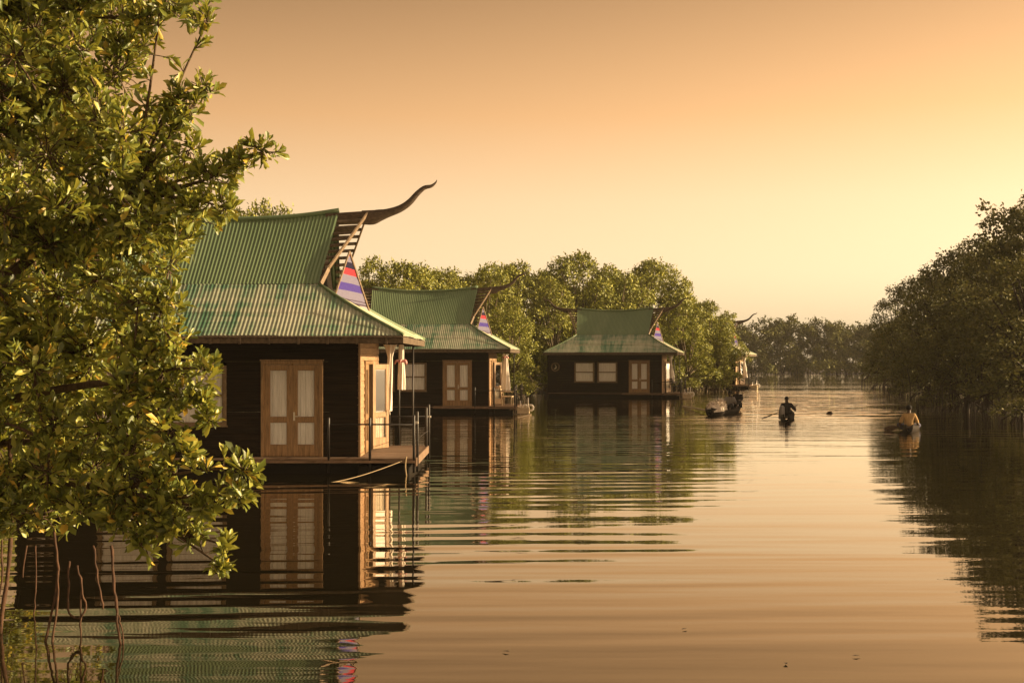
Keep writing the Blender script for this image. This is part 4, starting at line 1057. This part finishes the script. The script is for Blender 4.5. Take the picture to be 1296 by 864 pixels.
p = m1 @ Vector((-.10, -L1*.14, .15)); person(p, ang, 'person in a grey top sitting just behind the heap in the laden canoe', (-.25,.40,.34), (.25,.34,.30), 'grey_cloth', 'dark_cloth', lean=.06)
p = m1 @ Vector((-.16, -L1*.36, .24)); person(p, ang, 'person in dark clothes sitting hindmost in the laden canoe', (-.12,.42,.34), (.30,.30,.40), 'dark_cloth', 'dark_cloth', lean=.04)
o = MB().bar(onwater(864, 514.5) + Vector((0,0,.03)), m1 @ Vector((-.15, L1*.46, .22)), .07, .07).build('pole', M['plank_pale']); tag(o, 'pale pole reaching from the bow of the laden canoe across the water', 'pole')

# canoe 2: paddler seen from behind, dark clothes
P2 = onwater(996, 532.5); c2 = canoe(P2 + Vector((.42, 1.75, 0)), R(-14), 4.6, .60, 'narrow dark canoe under the paddler in dark clothes, seen end on')
base = P2 + Vector((.16, .75, .10))
person(base, R(-12), 'paddler in dark clothes seen from behind, paddle held low to the left', (-.20,.26,.30), (.34,.22,.42), 'dark_cloth', 'dark_cloth', lean=.05, bald=True)
g1 = base + Vector((.50, .24, .50)); b1_ = base + Vector((-.52, .16, .12)); paddle(g1, b1_, (0, 0, 1), 'wooden paddle held across the lap of the paddler in dark clothes, blade to the left')
bg_ = MB().tube([(0,0,.0),(0,0,.05),(.01,0,.30),(.02,0,.50),(.02,0,.56)], [.10,.125,.12,.10,.04], 12).build('sack', M['grey_cloth'], smooth=True); bg_.location = base + Vector((-.24, -.14, -.06)); tag(bg_, 'pale grey sack standing at the left side of the paddler in dark clothes', 'sack')

# canoe 3: ochre shirt
P3 = onwater(1151, 547); c3 = canoe(P3 + Vector((.56, 1.5, 0)), R(-20), 4.4, .60, 'low canoe under the paddler in the ochre shirt at the right')
base = P3 + Vector((.22, .7, .02))
person(base, R(-16), 'paddler in an ochre shirt seen from behind, near the right bank', (-.30,.20,.20), (.30,.22,.16), 'yellow_cloth', 'blue_cloth', legs='fold', lean=.05)
paddle(base + Vector((.36, .22, .25)), base + Vector((-.36, .10, .12)), (0, 1, .2), 'short paddle held across the knees of the paddler in the ochre shirt')

for i, (fx, fy, fl) in enumerate(((1078, 831, 'right of the middle'), (994, 842, 'near the bottom edge'), (645, 826, 'at the bottom centre'), (869, 796, 'below the ripple bands'))):
    lf = MB().add([(0, 0, .012), (.03, -.02, .016), (.075, 0, .010), (.03, .02, .016)], [(0, 1, 2), (0, 2, 3)]).build('floating_leaf', M['grey_wood']); lf.location = onwater(fx, fy); lf.rotation_euler = (0, 0, i * 1.3)
    tag(lf, 'tiny dead leaf floating alone on the calm foreground water ' + fl, 'leaf', 'leaves floating in the foreground')

# bit of floating driftwood between the boats
dw = MB().tube([(-.14,0,.0),(-.05,.02,.05),(.05,0,.07),(.13,.01,.02)], [.04,.07,.08,.03], 8).build('driftwood', M['bark'], smooth=True); dw.location = onwater(1050, 524); tag(dw, 'small dark piece of driftwood floating right of the paddler in dark clothes', 'driftwood')

# ------------------------------------------------------------------ evening haze over the river
def haze():
    mb = MB().box(-260, 260, -8, 420, -2.6, 26); o = mb.build('haze', None)
    m = bpy.data.materials.new('haze'); m.use_nodes = True; m.node_tree.nodes.clear()
    v = nd(m, 'ShaderNodeVolumePrincipled'); v.inputs['Color'].default_value = (0.95, 0.90, 0.80, 1); v.inputs['Density'].default_value = 0.00026
    v.inputs['Anisotropy'].default_value = 0.2
    ou = nd(m, 'ShaderNodeOutputMaterial'); lk(m, v.outputs[0], ou.inputs['Volume']); o.data.materials.append(m); tag(o, kind='stuff')
haze()
